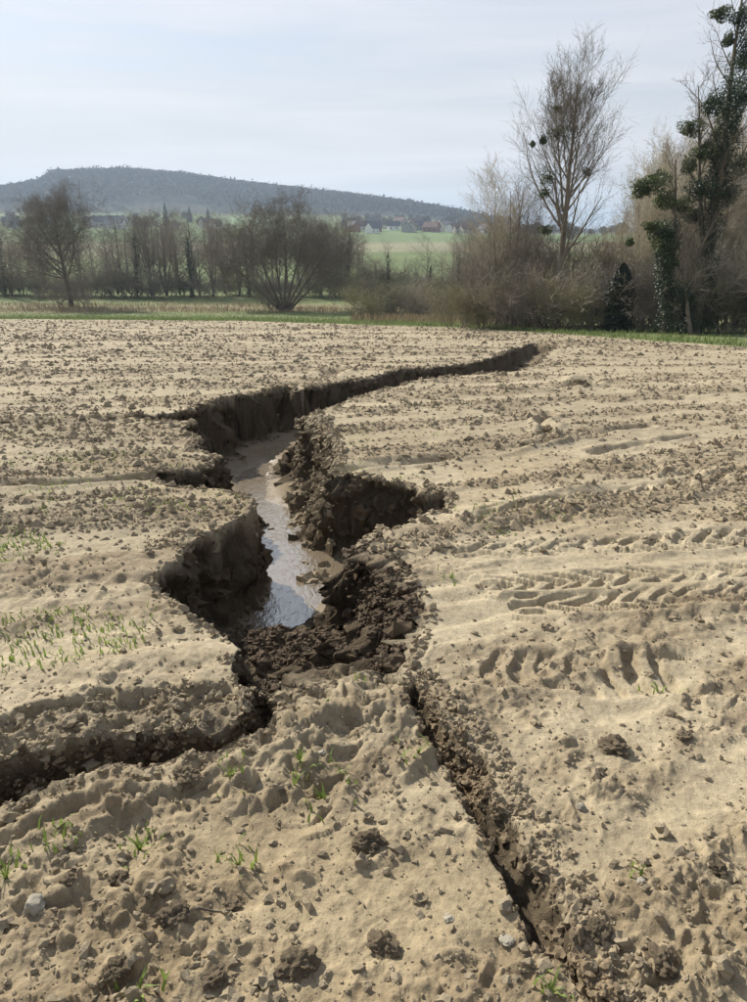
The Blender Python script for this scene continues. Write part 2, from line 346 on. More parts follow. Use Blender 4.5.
# furrow lines and flow lines seen on the field
FUR = [([(-60,351),(0,350),(120,350),(250,349),(380,347),(520,346)], .30, .10), ([(592,380),(572,386),(520,390)], .30, .12), ([(-60,430),(0,425),(60,421),(130,419)], .12, .06),
       ([(336,472),(450,456),(545,441),(640,425)], .12, .05), ([(336,370),(318,380)], .25, .10), ([(-60,492),(0,487),(80,484),(155,477)], .10, .05), ([(-60,333),(120,333),(330,331)], .5, .1),
       ([(-60,375),(120,371),(300,366),(430,361)], .2, .06), ([(545,412),(545,436),(556,440)], .12, .07), ([(747,470),(560,497),(470,520)], .10, .05), ([(540,352),(640,350),(747,356)], .3, .08),
       ([(-60,610),(0,600),(60,596),(150,582)], .06, .035), ([(590,452),(680,436),(760,428)], .10, .05), ([(-40,452),(60,455),(110,452)], .10, .045)]
for pts, wd, dp in FUR:
    P = G(pts); m = inbox(P, 1.5)
    d, sd, arc, L = pline(X[m]+.10*vn2(X[m]*2, Y[m]*2, 80)+.03*vn2(X[m]*9, Y[m]*9, 81), Y[m]+.10*vn2(X[m]*2+4, Y[m]*2, 82)+.03*vn2(X[m]*9+4, Y[m]*9, 83), P)
    on = sstep(-.5, .1, vn2(X[m]*1.1, Y[m]*1.1, 84))
    H[m] -= dp*np.exp(-(d/wd)**2*2.5)*on
    H[m] += dp*.5*np.exp(-((d-wd*1.4)/wd)**2*3)*on
# tractor tread: a rut with lugs, pressed into the silt on the right
def tread(pts, wd, dp, pitch, skew, s):
    P = G(pts); m = inbox(P, 1.0); x, y = X[m], Y[m]
    d, sd, arc, L = pline(x+.03*vn2(x*5, y*5, s), y+.03*vn2(x*5+3, y*5, s+1), P)
    q = np.clip(1-np.abs(sd)/wd, 0, 1)*(d < wd); fade = sstep(-.6, .2, vn2(x*1.5, y*1.5, s+2))*.5+.5
    ph = (arc + skew*np.abs(sd))/pitch; lug = sstep(.20, .30, np.abs(((ph + .12*vn2(x*9, y*9, s+5)) % 1)-.5))
    H[m] += fade*(-dp*sstep(0, .25, q) + dp*1.5*lug*sstep(0, .3, q)) + fade*dp*.7*np.exp(-((np.abs(sd)-wd*1.12)/.05)**2)*(d < wd*1.6)
tread([(670,676),(600,676),(540,672),(480,668)], .19, .026, .125, .25, 90)
tread([(800,590),(700,596),(620,604),(540,606)], .15, .030, .17, 1.5, 94)
tread([(800,566),(700,570),(600,578),(500,585)], .14, .024, .17, -1.5, 96)
tread([(800,530),(690,538),(580,545),(480,552)], .18, .022, .19, 1.2, 98)
tread([(800,470),(650,490),(500,512)], .22, .020, .24, 1.2, 100)
tread([(250,745),(300,708),(345,688),(372,690),(340,745),(300,800)], .12, .018, .16, .6, 102)
# lip ridges along the left trench and lumps on the spur between the channels
P = G([(-20,850),(80,805),(160,785),(230,768)]); m = inbox(P, .6)
d, sd, arc, L = pline(X[m], Y[m], P)
H[m] += .017*np.exp(-(d/.13)**2)*(.5+np.sin(sd*62+3*vn2(X[m]*4, Y[m]*4, 107)+arc*3))
P = G([(300,730),(345,705),(385,715)]); m = inbox(P, .6)
d, sd, arc, L = pline(X[m], Y[m], P)
H[m] += .05*np.exp(-(d/.22)**2) + .4*np.exp(-(d/.30)**2)*(bumps(X[m], Y[m], .09, 108, .6)+bumps(X[m], Y[m], .04, 109, .7))

hz_col = np.zeros((len(X), 3)); wet = np.zeros_like(X); raw = np.zeros_like(X); floor_w = np.zeros_like(X)
# shallow subsided step on the left block
m = inbox(STEP); x, y = warp(X[m], Y[m], .8); d, _, _ = sdf(x, y, STEP)
dn = d + .10*fbm(X[m]*6, Y[m]*6, 3, 321)
H[m] += -.05*sstep(0, .05, dn) + sstep(-.03, .08, d)*(.030*billow(.12, 350)[m]*1.0 + .016*billow(.05, 352)[m] + .4*bumps(X[m], Y[m], .09, 354, .6))
raw[m] = np.maximum(raw[m], .25*sstep(-.01, .05, dn)); STV = np.zeros(len(X), bool); STV[m] = dn > .0
# left trench
m = inbox(TRENCH); x, y = warp(X[m], Y[m], .8); d, gx, gy = sdf(x, y, TRENCH)
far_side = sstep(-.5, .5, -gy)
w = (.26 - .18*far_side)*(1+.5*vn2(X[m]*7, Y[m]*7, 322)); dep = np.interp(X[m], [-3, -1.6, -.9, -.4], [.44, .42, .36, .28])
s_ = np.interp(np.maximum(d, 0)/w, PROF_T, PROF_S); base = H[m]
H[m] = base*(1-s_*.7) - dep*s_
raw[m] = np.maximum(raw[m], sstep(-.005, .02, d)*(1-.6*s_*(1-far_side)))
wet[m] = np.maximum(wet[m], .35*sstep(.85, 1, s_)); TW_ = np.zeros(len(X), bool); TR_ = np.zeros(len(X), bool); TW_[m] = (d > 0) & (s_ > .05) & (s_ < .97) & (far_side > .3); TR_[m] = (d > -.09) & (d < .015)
# the main gully
m = inbox(MAIN, 1.2); x0, y0 = X[m], Y[m]; x, y = warp(x0, y0); d, gx, gy = sdf(x, y, MAIN)
w = width_field(x0, y0)*(1+.5*vn2(x0*3, y0*3, 110)+.35*vn2(x0*8, y0*8, 111)); w = np.maximum(w, .06)
dep = gully_depth(y0); tt = np.maximum(d, 0)/w
s_ = np.interp(tt, PROF_T, PROF_S)
# slumped blocks and rubble on the broad slopes
rub = sstep(.25, .6, w)*sstep(0, .05, d)*(y0 < 13)
near_r = sstep(8.0, 5.5, y0)
blocks = bumps(x0, y0, .30, 112, .75)*.55 + bumps(x0, y0, .14, 116, .75)*.75 + bumps(x0, y0, .06, 120, .7)*.9
dw, _, _ = sdf(x0+.05*vn2(x0*4, y0*4, 123), y0+.05*vn2(x0*4+3, y0*4, 124), WATER)
headr = sstep(4.75, 4.3, y0+.2*vn2(x0*3, y0*3, 333))*sstep(.02, .12, d)
bed = -dep + np.clip(-dw*.35, -.03, .16) + .02*fbm(x0*4, y0*4, 3, 125)
hwall = H[m]*(1-s_) - dep*s_
hwall += rub*near_r*(blocks-.05)*np.sin(np.clip(s_, 0, 1)*math.pi)**.5
hwall += .05*fbm(x0*6, y0*6, 3, 127)*sstep(.05, .4, s_)*sstep(1.8, .8, tt)
hm = np.where(d > 0, np.maximum(hwall, bed), H[m])
hm = hm + headr*(d > 0)*(.06 + blocks*.9)*sstep(.4, .9, s_)
hm = np.where((dw > 0) & (d > 0) & (s_ > .8), np.minimum(hm, np.maximum(bed, -dep-.03)), hm)
H[m] = hm
inside = sstep(-.004, .02, d)
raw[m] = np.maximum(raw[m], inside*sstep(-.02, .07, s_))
fl = sstep(.9, 1.0, s_)*inside*(1-headr); floor_w[m] = fl
wet[m] = np.maximum(wet[m], fl*sstep(.35, 0, -dw))
# horizontal crumbling of the scarps
wallm = inside*sstep(.0, .05, s_)*sstep(1.5, .9, tt)
zz = H[m]; nd = .085*vn3(x0*4, y0*4, zz*6, 130) + .070*(np.abs(vn3(x0*11, y0*11, zz*12, 131))*2-.7) + .012*vn3(x0*20, y0*20, zz*18, 132)
nd *= np.clip(w/.14, .7, 1.3)
X[m] += gx*nd*wallm; Y[m] += gy*nd*wallm
WALLV = np.zeros(len(X), bool); RIMV = np.zeros(len(X), bool); WALLV[m] = (d > 0) & (s_ > .06) & (s_ < .97) & (y0 < 26); RIMV[m] = (d > -.05) & (d < .012) & (y0 < 26)
# right rill
m = inbox(RILL); x0, y0 = X[m], Y[m]; x, y = warp(x0, y0, 1.0); x = x + .022*vn2(x0*7, y0*7, 324) + .008*vn2(x0*22, y0*22, 325); d, gx, gy = sdf(x, y, RILL)
left = sstep(-.3, .5, gx); w = (.075 - .05*left)*(1+.5*vn2(x0*12, y0*12, 323))
dep = np.interp(y0, [.9, 1.2, 1.35, 1.5, 2.0, 2.25, 2.6], [.02, .04, .10, .11, .095, .07, .14])
s_ = np.interp(np.maximum(d, 0)/w, PROF_T, PROF_S)
rub2 = sstep(1.85, 2.05, y0)*sstep(2.6, 2.4, y0) + sstep(1.42, 1.3, y0)
H[m] = H[m]*(1-.92*s_) - dep*s_ + s_*rub2*(bumps(x0, y0, .09, 140, .8)*.5 + bumps(x0, y0, .04, 144, .8)*.7) + s_*(1-rub2)*.008*fbm(x0*16, y0*16, 3, 147) + np.sin(np.clip(s_, 0, 1)*math.pi)*(1-left)*(.5*bumps(x0, y0, .05, 148, .8)+.5*bumps(x0, y0, .022, 149, .8))
RS_ = np.zeros(len(X), bool); RS_[m] = (d > -.015) & (d < .05) & (y0 > 1.15)
RW_ = np.zeros(len(X), bool); RW_[m] = (d > -.12) & (d < .004) & (left < .5)
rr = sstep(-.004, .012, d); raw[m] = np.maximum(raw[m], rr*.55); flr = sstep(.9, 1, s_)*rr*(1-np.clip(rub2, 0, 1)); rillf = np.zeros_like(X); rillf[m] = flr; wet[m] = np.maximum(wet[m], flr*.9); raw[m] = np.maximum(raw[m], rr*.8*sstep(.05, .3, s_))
rust = np.zeros_like(X); rust[m] = s_*np.clip(rub2, 0, 1)

# far edge of the field: grass verge and meadow
EDGE = G([(-500,318),(0,319),(250,321),(370,325),(450,327),(520,331),(600,337),(747,347),(1000,366),(1500,410)])
ex = np.array([p[0] for p in EDGE]); ey = np.array([p[1] for p in EDGE])
def edge_y(x): return np.interp(x, ex, ey)
ed = Y - edge_y(X) + 1.5*fbm(X*.35, Y*.35, 3, 150)
grass = sstep(-1.2, 1.2, ed)
H *= 1-.75*grass
Z = Z + H
# colours (dry crust, tilth, raw moist soil with gully shade painted in, mud, grass)
n1 = fbm(X*1.7, Y*1.7, 4, 160); n2 = fbm(X*11, Y*11, 3, 165); n3 = fbm(X*.33, Y*.33, 3, 168)
def C(r, g, b): return np.array([r, g, b])[None, :]
def mixc(a, b, t): return a*(1-t[:, None]) + b*t[:, None]
crust = C(.392, .328, .218); tilth = C(.208, .160, .102)
c = mixc(np.broadcast_to(crust, (len(X), 3)), tilth, np.clip(rough*.62 + .38*n2 + .25*n1 + .22*FINE, 0, 1))
c = c*(1+.16*n3+.14*n1+.10*FINE*sstep(2, 5, Y))[:, None]
moist = np.clip(sstep(3.6, 1.5, Y+1.2*n3)*.70 + .5*sstep(.15, .5, fbm(X*.7+3, Y*.7, 4, 340))*sstep(14, 5, Y), 0, .8)
c = c*(1-moist[:, None]*np.array([.24, .29, .36])[None, :])
subs_shaded = C(.105, .078, .049)*(1+.30*n2+.25*n1)[:, None]  # moist soil colour, darkened further to deepen the shade in the cuts
c = mixc(c, subs_shaded, np.clip(raw, 0, 1)*.92)
c = mixc(c, C(.205, .158, .098)*(1+.15*n2)[:, None], np.clip(floor_w, 0, 1))
c = mixc(c, C(.105, .079, .049)*(1+.2*n2)[:, None], np.clip(rillf, 0, 1)*.9)
c = mixc(c, C(.20, .128, .062), rust*.6*np.clip(.6+n2, 0, 1))
green = C(.135, .175, .060)*(1+.30*n1+.25*n2)[:, None]; straw = C(.245, .195, .115)*(1+.25*n2)[:, None]
patch = sstep(.25, .5, fbm(X*.9, Y*.9, 3, 171)*.8 + .25*n2)*sstep(2.2, 3, Y)*sstep(30, 12, Y)*(X < 0)
c = mixc(c, C(.20, .20, .085), patch*.22*(1-raw))
dband = sstep(86, 91, Y+6*fbm(X*.05, Y*.02, 3, 173))*sstep(106, 101, Y+5*fbm(X*.06, Y*.02, 3, 174))
dband = np.maximum(dband, sstep(2, 14, X)*sstep(48, 58, Y)*.7)
gc = mixc(green, straw, np.clip(dband*(.65+.5*n1), 0, 1)); gc = mixc(gc, np.broadcast_to(straw, gc.shape), np.clip(.18+.4*n1-.3*n3, 0, .6))
c = mixc(c, gc, grass)
idx = np.arange(NR*NC).reshape(NR, NC)
F = np.stack([idx[:-1, :-1], idx[:-1, 1:], idx[1:, 1:], idx[1:, :-1]], -1).reshape(-1, 4)
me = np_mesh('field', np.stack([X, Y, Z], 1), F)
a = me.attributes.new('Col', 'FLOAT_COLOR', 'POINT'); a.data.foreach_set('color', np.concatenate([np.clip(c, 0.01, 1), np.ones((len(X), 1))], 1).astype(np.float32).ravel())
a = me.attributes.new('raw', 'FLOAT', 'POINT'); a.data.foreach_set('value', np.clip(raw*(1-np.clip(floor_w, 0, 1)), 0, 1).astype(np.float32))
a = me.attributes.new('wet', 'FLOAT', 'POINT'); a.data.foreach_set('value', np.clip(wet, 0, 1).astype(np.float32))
tag(link('field', me, M['soil']), kind='structure')
Zg = Z.reshape(NR, NC); Rawg = np.maximum(raw, np.maximum(floor_w, rillf)).reshape(NR, NC); Roughg = rough.reshape(NR, NC)
def gidx(x, y):
    r = np.clip(np.searchsorted(rows, y), 1, NR-1); r = np.where(np.abs(rows[r-1]-y) < np.abs(rows[r]-y), r-1, r)
    u = x/fan_w(y); cc = np.clip(np.searchsorted(ucol, u), 1, NC-1); cc = np.where(np.abs(ucol[cc-1]-u) < np.abs(ucol[cc]-u), cc-1, cc)
    return r, cc
def ground(x, y):
    r, cc = gidx(np.atleast_1d(np.asarray(x, float)), np.atleast_1d(np.asarray(y, float)))
    return Zg[r, cc]
def gz(x, y): return float(ground(x, y)[0])

# surrounding land: one large sheet, sunk under the fine field
rr_ = np.concatenate([np.linspace(0, 100, 21), np.geomspace(105, 9000, 110)]); na = 360
az = np.linspace(-math.pi, math.pi, na+1)[:-1]
RX = (rr_[:, None]*np.sin(az)[None, :]).ravel(); RY = (rr_[:, None]*np.cos(az)[None, :]).ravel()
LZ = land_z(RX, RY)
infan = (RY > 0.9) & (RY < 119) & (np.abs(RX) < 1.30*fan_w(np.maximum(RY, 0)))
LZ = LZ + np.where(infan, -2.5, 0.0) - np.where(RY < 2, .0, .03)
R_ = np.sqrt(RX**2+RY**2)
lc = np.broadcast_to(C(.15, .19, .075), (len(RX), 3)).copy()
pn = vn2(RX/160+5, RY/120, 201); pn2 = fbm(RX/40, RY/40, 3, 203)
lc = mixc(lc, np.broadcast_to(C(.22, .19, .10), lc.shape), sstep(-.05, .02, pn)*.8*sstep(250, 330, R_))
lc = mixc(lc, np.broadcast_to(C(.25, .23, .14), lc.shape), sstep(330, 345, R_)*sstep(480, 470, R_)*.8)
lc = mixc(lc, np.broadcast_to(C(.15, .22, .085), lc.shape), sstep(475, 490, R_)*sstep(1150, 1100, R_)*.8)
lc = mixc(lc, np.broadcast_to(C(.04, .038, .036), lc.shape), sstep(1130, 1180, R_)*.9)
lc = mixc(lc, np.broadcast_to(C(.36, .30, .21), lc.shape), (RY < 2)*(R_ < 120)*1.0)
lc = lc*(1+.2*pn2)[:, None]
ii = np.arange(len(RX)).reshape(len(rr_), na); jj = np.roll(ii, -1, 1)
F = np.stack([ii[:-1], ii[1:], jj[1:], jj[:-1]], -1).reshape(-1, 4)
me = np_mesh('terrain', np.stack([RX, RY, LZ], 1), F)
a = me.attributes.new('Col', 'FLOAT_COLOR', 'POINT'); a.data.foreach_set('color', np.concatenate([lc, np.ones((len(RX), 1))], 1).astype(np.float32).ravel())
tag(link('terrain', me, M['land']), kind='structure')

# water on the gully floor
def water_sheet(name, poly, zf, pad, step, mat_):
    b = np.array(poly); gx_ = np.arange(b[:, 0].min()-pad, b[:, 0].max()+pad, step); gy_ = np.arange(b[:, 1].min()-pad, b[:, 1].max()+pad, step)
    wx, wy = np.meshgrid(gx_, gy_); d, _, _ = sdf(wx.ravel(), wy.ravel(), poly); ok = (d > -pad)
    ok2 = ok.reshape(wx.shape); q = np.arange(wx.size).reshape(wx.shape)
    f = ok2[:-1, :-1] & ok2[1:, :-1] & ok2[:-1, 1:] & ok2[1:, 1:]
    F = np.stack([q[:-1, :-1], q[:-1, 1:], q[1:, 1:], q[1:, :-1]], -1)[f]
    used = np.unique(F); rem = -np.ones(wx.size, int); rem[used] = np.arange(len(used))
    V = np.stack([wx.ravel(), wy.ravel(), zf(wx.ravel(), wy.ravel())], 1)[used]
    return tag(link(name, np_mesh(name, V, rem[F]), mat_), kind='structure')
mw = bpy.data.materials.new('muddy_water'); mw.use_nodes = True; t = mw.node_tree; b = t.nodes['Principled BSDF']
b.inputs['Base Color'].default_value = (.22, .175, .12, 1); b.inputs['Roughness'].default_value = .08; b.inputs['IOR'].default_value = 2.2; b.inputs['Specular IOR Level'].default_value = 1.0
tcn = N(t, 'ShaderNodeTexCoord'); mpn = N(t, 'ShaderNodeMapping'); mpn.inputs['Rotation'].default_value = (0, 0, .25); mpn.inputs['Scale'].default_value = (2.2, .8, 1)
no = N(t, 'ShaderNodeTexNoise'); no.inputs['Scale'].default_value = 8; no.inputs['Detail'].default_value = 7; no.inputs['Distortion'].default_value = 1.0
bp = N(t, 'ShaderNodeBump'); bp.inputs['Distance'].default_value = .016; bp.inputs['Strength'].default_value = .8
t.links.new(tcn.outputs['Object'], mpn.inputs[0]); t.links.new(mpn.outputs[0], no.inputs['Vector']); t.links.new(no.outputs[0], bp.inputs['Height']); t.links.new(bp.outputs[0], b.inputs['Normal'])
water_sheet('water', WATER, lambda x, y: -SLOPE*y - gully_depth(y) + .004, .22, .03, mw)

# ------------------------------------------------------------------ clods, stones, seedlings
rng = np.random.default_rng(5)
def ico(sub):
    t = (1+5**.5)/2
    V = [(-1,t,0),(1,t,0),(-1,-t,0),(1,-t,0),(0,-1,t),(0,1,t),(0,-1,-t),(0,1,-t),(t,0,-1),(t,0,1),(-t,0,-1),(-t,0,1)]
    F = [(0,11,5),(0,5,1),(0,1,7),(0,7,10),(0,10,11),(1,5,9),(5,11,4),(11,10,2),(10,7,6),(7,1,8),(3,9,4),(3,4,2),(3,2,6),(3,6,8),(3,8,9),(4,9,5),(2,4,11),(6,2,10),(8,6,7),(9,8,1)]
    V = [np.array(v)/np.linalg.norm(v) for v in V]
    for _ in range(sub):
        mid = {}; nf = []
        def mp_(a, b):
            k = (min(a, b), max(a, b))
            if k not in mid:
                p = V[a]+V[b]; V.append(p/np.linalg.norm(p)); mid[k] = len(V)-1
            return mid[k]
        for a, b, c_ in F:
            x, y, z = mp_(a, b), mp_(b, c_), mp_(c_, a); nf += [(a, x, z), (b, y, x), (c_, z, y), (x, y, z)]
        F = nf
    return np.array(V), np.array(F)
def clod_shape(sub, s, amp=.35, flat=.7, f=1.6):
    V, F = ico(sub)
    n = vn3(V[:, 0]*f+s, V[:, 1]*f, V[:, 2]*f, s)*amp + vn3(V[:, 0]*f*2.4+s, V[:, 1]*f*2.4, V[:, 2]*f*2.4, s+1)*amp*.6 + vn3(V[:, 0]*f*5+s, V[:, 1]*f*5, V[:, 2]*f*5, s+2)*amp*.4
    V = V*(1+n)[:, None]; V[:, 2] *= flat
    return V, F
def scatter(name, pos, rad, protos, mat_, smooth=False, sink=.25, thr=None):
    Vs, Fs = [], []; off = 0
    if thr is not None: protos = protos_lo + protos_mid; k = np.where(rad < thr, rng.integers(0, len(protos_lo), len(pos)), rng.integers(len(protos_lo), len(protos), len(pos)))
    else: k = rng.integers(0, len(protos), len(pos))
    for pi, (PV, PF) in enumerate(protos):
        sel = np.where(k == pi)[0]
        if not len(sel): continue
        an = rng.uniform(0, 2*math.pi, len(sel)); ca, sa = np.cos(an), np.sin(an)
        st = rng.uniform(.75, 1.35, (len(sel), 3))*rad[sel][:, None]
        v = PV[None]*st[:, None, :]
        vx = v[..., 0]*ca[:, None]-v[..., 1]*sa[:, None]; vy = v[..., 0]*sa[:, None]+v[..., 1]*ca[:, None]
        w = np.stack([vx, vy, v[..., 2]], -1) + pos[sel][:, None, :]; w[..., 2] += (rad[sel]*sink)[:, None]
        f = PF[None] + (np.arange(len(sel))*len(PV))[:, None, None] + off
        Vs.append(w.reshape(-1, 3)); Fs.append(f.reshape(-1, 3)); off += len(sel)*len(PV)
    return link(name, np_mesh(name, np.concatenate(Vs), np.concatenate(Fs), smooth), mat_)
def scatter2(name, p, rad, mat_, thr, sink=.25):
    return scatter(name, p, rad, [None], mat_, False, sink, thr)
def sample_field(n, y0, y1, p=1.0, side=.62):
    y = (y0**(1-p) + (y1**(1-p)-y0**(1-p))*rng.random(n))**(1/(1-p)) if p != 1 else y0*(y1/y0)**rng.random(n)
    x = rng.uniform(-side, side, n)*fan_w(y)
    return x, y
def octa(s_):
    V = np.array([(1,0,0),(-1,0,0),(0,1,0),(0,-1,0),(0,0,1),(0,0,-1)], float); r_ = np.random.default_rng(s_); V = V*r_.uniform(.6, 1.3, (6, 1)) + r_.normal(0, .18, (6, 3)); V[:, 2] *= .8
    return V, np.array([(0,2,4),(2,1,4),(1,3,4),(3,0,4),(2,0,5),(1,2,5),(3,1,5),(0,3,5)])
protos_far = [octa(i) for i in range(12)]
protos_lo = [clod_shape(0, 300+i, .6, .75, 2.2) for i in range(8)]
protos_mid = [clod_shape(1, 320+i, .55, .8, 2.4) for i in range(10)]
# far and middle distance
def filt(x, y, thr):
    r, cc = gidx(x, y); ok = (Rawg[r, cc] < .1) & (Roughg[r, cc] > thr*rng.random(len(x))) & (y < edge_y(x)-1.0)
    x, y, r, cc = x[ok], y[ok], r[ok], cc[ok]
    return np.stack([x, y, Zg[r, cc]], 1)
x, y = sample_field(80000, 4.5, 75, .9); p = filt(x, y, .55)
rad = np.clip(rng.lognormal(-3.9, .5, len(p)), .008, .085)*np.clip(.45+p[:, 1]/26, .5, 1.8)
lp, lr = [], []
for pts, wd, dp in FUR:                                # clods thrown up along the furrow lines
    P = G(pts)
    for (ax, ay), (bx_, by_) in zip(P[:-1], P[1:]):
        L = math.hypot(bx_-ax, by_-ay); k = int(L*(9 if ay > 14 else 7)); t = rng.random(k); x = ax+(bx_-ax)*t+rng.normal(0, wd*.25, k); y = ay+(by_-ay)*t+rng.normal(0, wd*.25, k)
        y = y + .10*np.sin(x*1.7) ; q = filt(x, y, 0.0) if k else np.zeros((0, 3)); lp.append(q); lr.append(np.clip(rng.lognormal(-3.6, .45, len(q)), .012, .09)*np.clip(.4+q[:, 1]/22, .5, 1.7))
p = np.concatenate([p]+lp); rad = np.concatenate([rad]+lr)
tag(scatter('soil_crumbs', p, rad, protos_far, M['clod_dry'], False, .15), 'crumbs of dry soil strewn over the far tilled field', 'soil', kind='stuff')
x, y = sample_field(13500, 1.0, 6.5, .7); p = filt(x, y, .35)
rad = np.clip(rng.lognormal(-5.5, .65, len(p)), .002, .022)
tag(scatter2('fine_crumbs', p, rad, M['clod_dry'], .018), 'fine crumbs of dry soil scattered over the near ground', 'soil', kind='stuff')
# moist crumbs on the slumped slopes of the gully
poly_rub = G([(243,668),(256,650),(300,645),(335,600),(352,560),(380,556),(408,590),(424,622),(404,660),(398,684),(350,682),(290,702),(250,698)], .15)
bb = np.array(poly_rub); x = rng.uniform(bb[:, 0].min(), bb[:, 0].max(), 6500); y = rng.uniform(bb[:, 1].min(), bb[:, 1].max(), 6500)
d, _, _ = sdf(x, y, poly_rub); x, y = x[d > 0], y[d > 0]
p = np.stack([x, y, ground(x, y)], 1); rad = np.clip(rng.lognormal(-4.85, .65, len(p)), .003, .036)
tag(scatter2('slumped_soil', p, rad, M['clod_moist'], .014, -.1), 'heap of dark moist crumbs slumped at the gully head', 'soil', kind='stuff')
poly_r0 = G([(238,642),(300,640),(330,640),(345,655),(300,685),(252,690)], .62)
bb = np.array(poly_r0); x = rng.uniform(bb[:, 0].min(), bb[:, 0].max(), 1500); y = rng.uniform(bb[:, 1].min(), bb[:, 1].max(), 1500)
d, _, _ = sdf(x, y, poly_r0); r, cc = gidx(x, y); ok = (d > 0) & (Rawg[r, cc] > .3); x, y = x[ok], y[ok]; p = np.stack([x, y, ground(x, y)], 1); rad = np.clip(rng.lognormal(-4.6, .6, len(p)), .004, .035)
tag(scatter2('fallen_crumbs', p, rad, M['clod_moist'], .016, -.1), 'dark fallen soil at the upper end of the water in the gully', 'soil', kind='stuff')
poly_r2 = G([(335,445),(345,470),(320,540),(305,540),(300,500),(280,480),(300,425)], .3)
bb = np.array(poly_r2); x = rng.uniform(bb[:, 0].min(), bb[:, 0].max(), 1800); y = rng.uniform(bb[:, 1].min(), bb[:, 1].max(), 1800)
d, _, _ = sdf(x, y, poly_r2); x, y = x[d > 0], y[d > 0]; p = np.stack([x, y, ground(x, y)], 1); rad = np.clip(rng.lognormal(-4.1, .6, len(p)), .006, .075)
tag(scatter2('bank_rubble', p, rad, M['clod_dry'], .03), 'broken soil rubble on the sunlit right bank of the gully', 'soil', kind='stuff')
poly_r3 = G([(425,742),(460,735),(492,775),(490,800),(462,800),(440,770)]); poly_r4 = G([(555,950),(600,960),(625,1010),(585,1010)])
ps = []
for pl, n in ((poly_r3, 500), (poly_r4, 220)):
    bb = np.array(pl); x = rng.uniform(bb[:, 0].min(), bb[:, 0].max(), n); y = rng.uniform(bb[:, 1].min(), bb[:, 1].max(), n); d, _, _ = sdf(x, y, pl)
    ps.append(np.stack([x[d > 0], y[d > 0], ground(x[d > 0], y[d > 0])], 1))
p = np.concatenate(ps); rad = np.clip(rng.lognormal(-5.0, .5, len(p)), .003, .018)
M['rusty'] = mat('rusty_crumb', (.20, .148, .088), vary=.35, nscale=30, bump=.003, bscale=120, rough=.9)
tag(scatter('rill_crumbs', p, rad, protos_mid, M['rusty']), 'rusty brown crumbs lying in the narrow rill', 'soil', kind='stuff')

# crumbling faces and broken lips of the channels
def on_verts(mask, n, lo=0.0):
    ids = np.where(mask)[0]; wgt = (lod[ids]**2); wgt = wgt/wgt.sum(); k = rng.choice(ids, n, p=wgt)
    return np.stack([X[k], Y[k], Z[k]], 1)
M['shaded_subsoil'] = mat('shaded_subsoil', (.105, .078, .049), vary=.35, nscale=9, bump=.006, bscale=60, rough=.95, spec=.1)  # moist wall soil, with the gully's shade worked into its colour
M['shaded_subsoil2'] = mat('moist_crumb', (.185, .142, .090), vary=.35, nscale=25, bump=.004, bscale=90, rough=.95, spec=.1)
M['crust'] = mat('crust_lump', (.28, .225, .148), vary=.25, nscale=14, bump=.004, bscale=90, rough=1, spec=.1)
p = np.concatenate([on_verts(WALLV & (Y < 9), 1500), on_verts(WALLV & (Y >= 9), 700)]); rad = np.clip(rng.lognormal(-4.05, .6, len(p)), .006, .09)*np.clip(.55+p[:, 1]/14, .6, 1.5)
tag(scatter2('wall_blocks', p, rad, M['shaded_subsoil'], .05, 0), 'dark crumbling blocks in the steep faces of the gully', 'soil', kind='stuff')
p = np.concatenate([on_verts(RIMV & (Y < 9), 900), on_verts(RIMV & (Y >= 9), 700)]); rad = np.clip(rng.lognormal(-4.1, .45, len(p)), .006, .05)*np.clip(.55+p[:, 1]/14, .6, 1.5)
tag(scatter2('rim_lumps', p, rad, M['crust'], .02, 0), 'pale broken lumps along the rims of the gully', 'soil', kind='stuff')
p = on_verts(STV, 900); rad = np.clip(rng.lognormal(-4.75, .5, len(p)), .004, .030)
tag(scatter2('bank_lumps', p, rad, M['clod_dry'], .014, 0), 'rough brown lumps on the sloping bank of the left block', 'soil', kind='stuff')
p = on_verts(TW_, 800); rad = np.clip(rng.lognormal(-4.6, .5, len(p)), .004, .032)
tag(scatter2('trench_blocks', p, rad, M['shaded_subsoil'], .012, 0), 'dark crumbling blocks in the steep side of the left trench', 'soil', kind='stuff')
p = on_verts(RS_, 800); rad = np.clip(rng.lognormal(-5.1, .6, len(p)), .0025, .02)
tag(scatter2('rill_side_crumbs', p, rad, M['shaded_subsoil2'], .012, 0), 'moist crumbs on the broken sides of the narrow rill', 'soil', kind='stuff')
p = np.concatenate([on_verts(TR_, 700), on_verts(RW_, 900)]); rad = np.clip(rng.lognormal(-5.0, .55, len(p)), .0025, .022)
tag(scatter2('lip_crumbs', p, rad, M['crust'], .010, 0), 'brown crumbs along the lips of the trench and the rill', 'soil', kind='stuff')

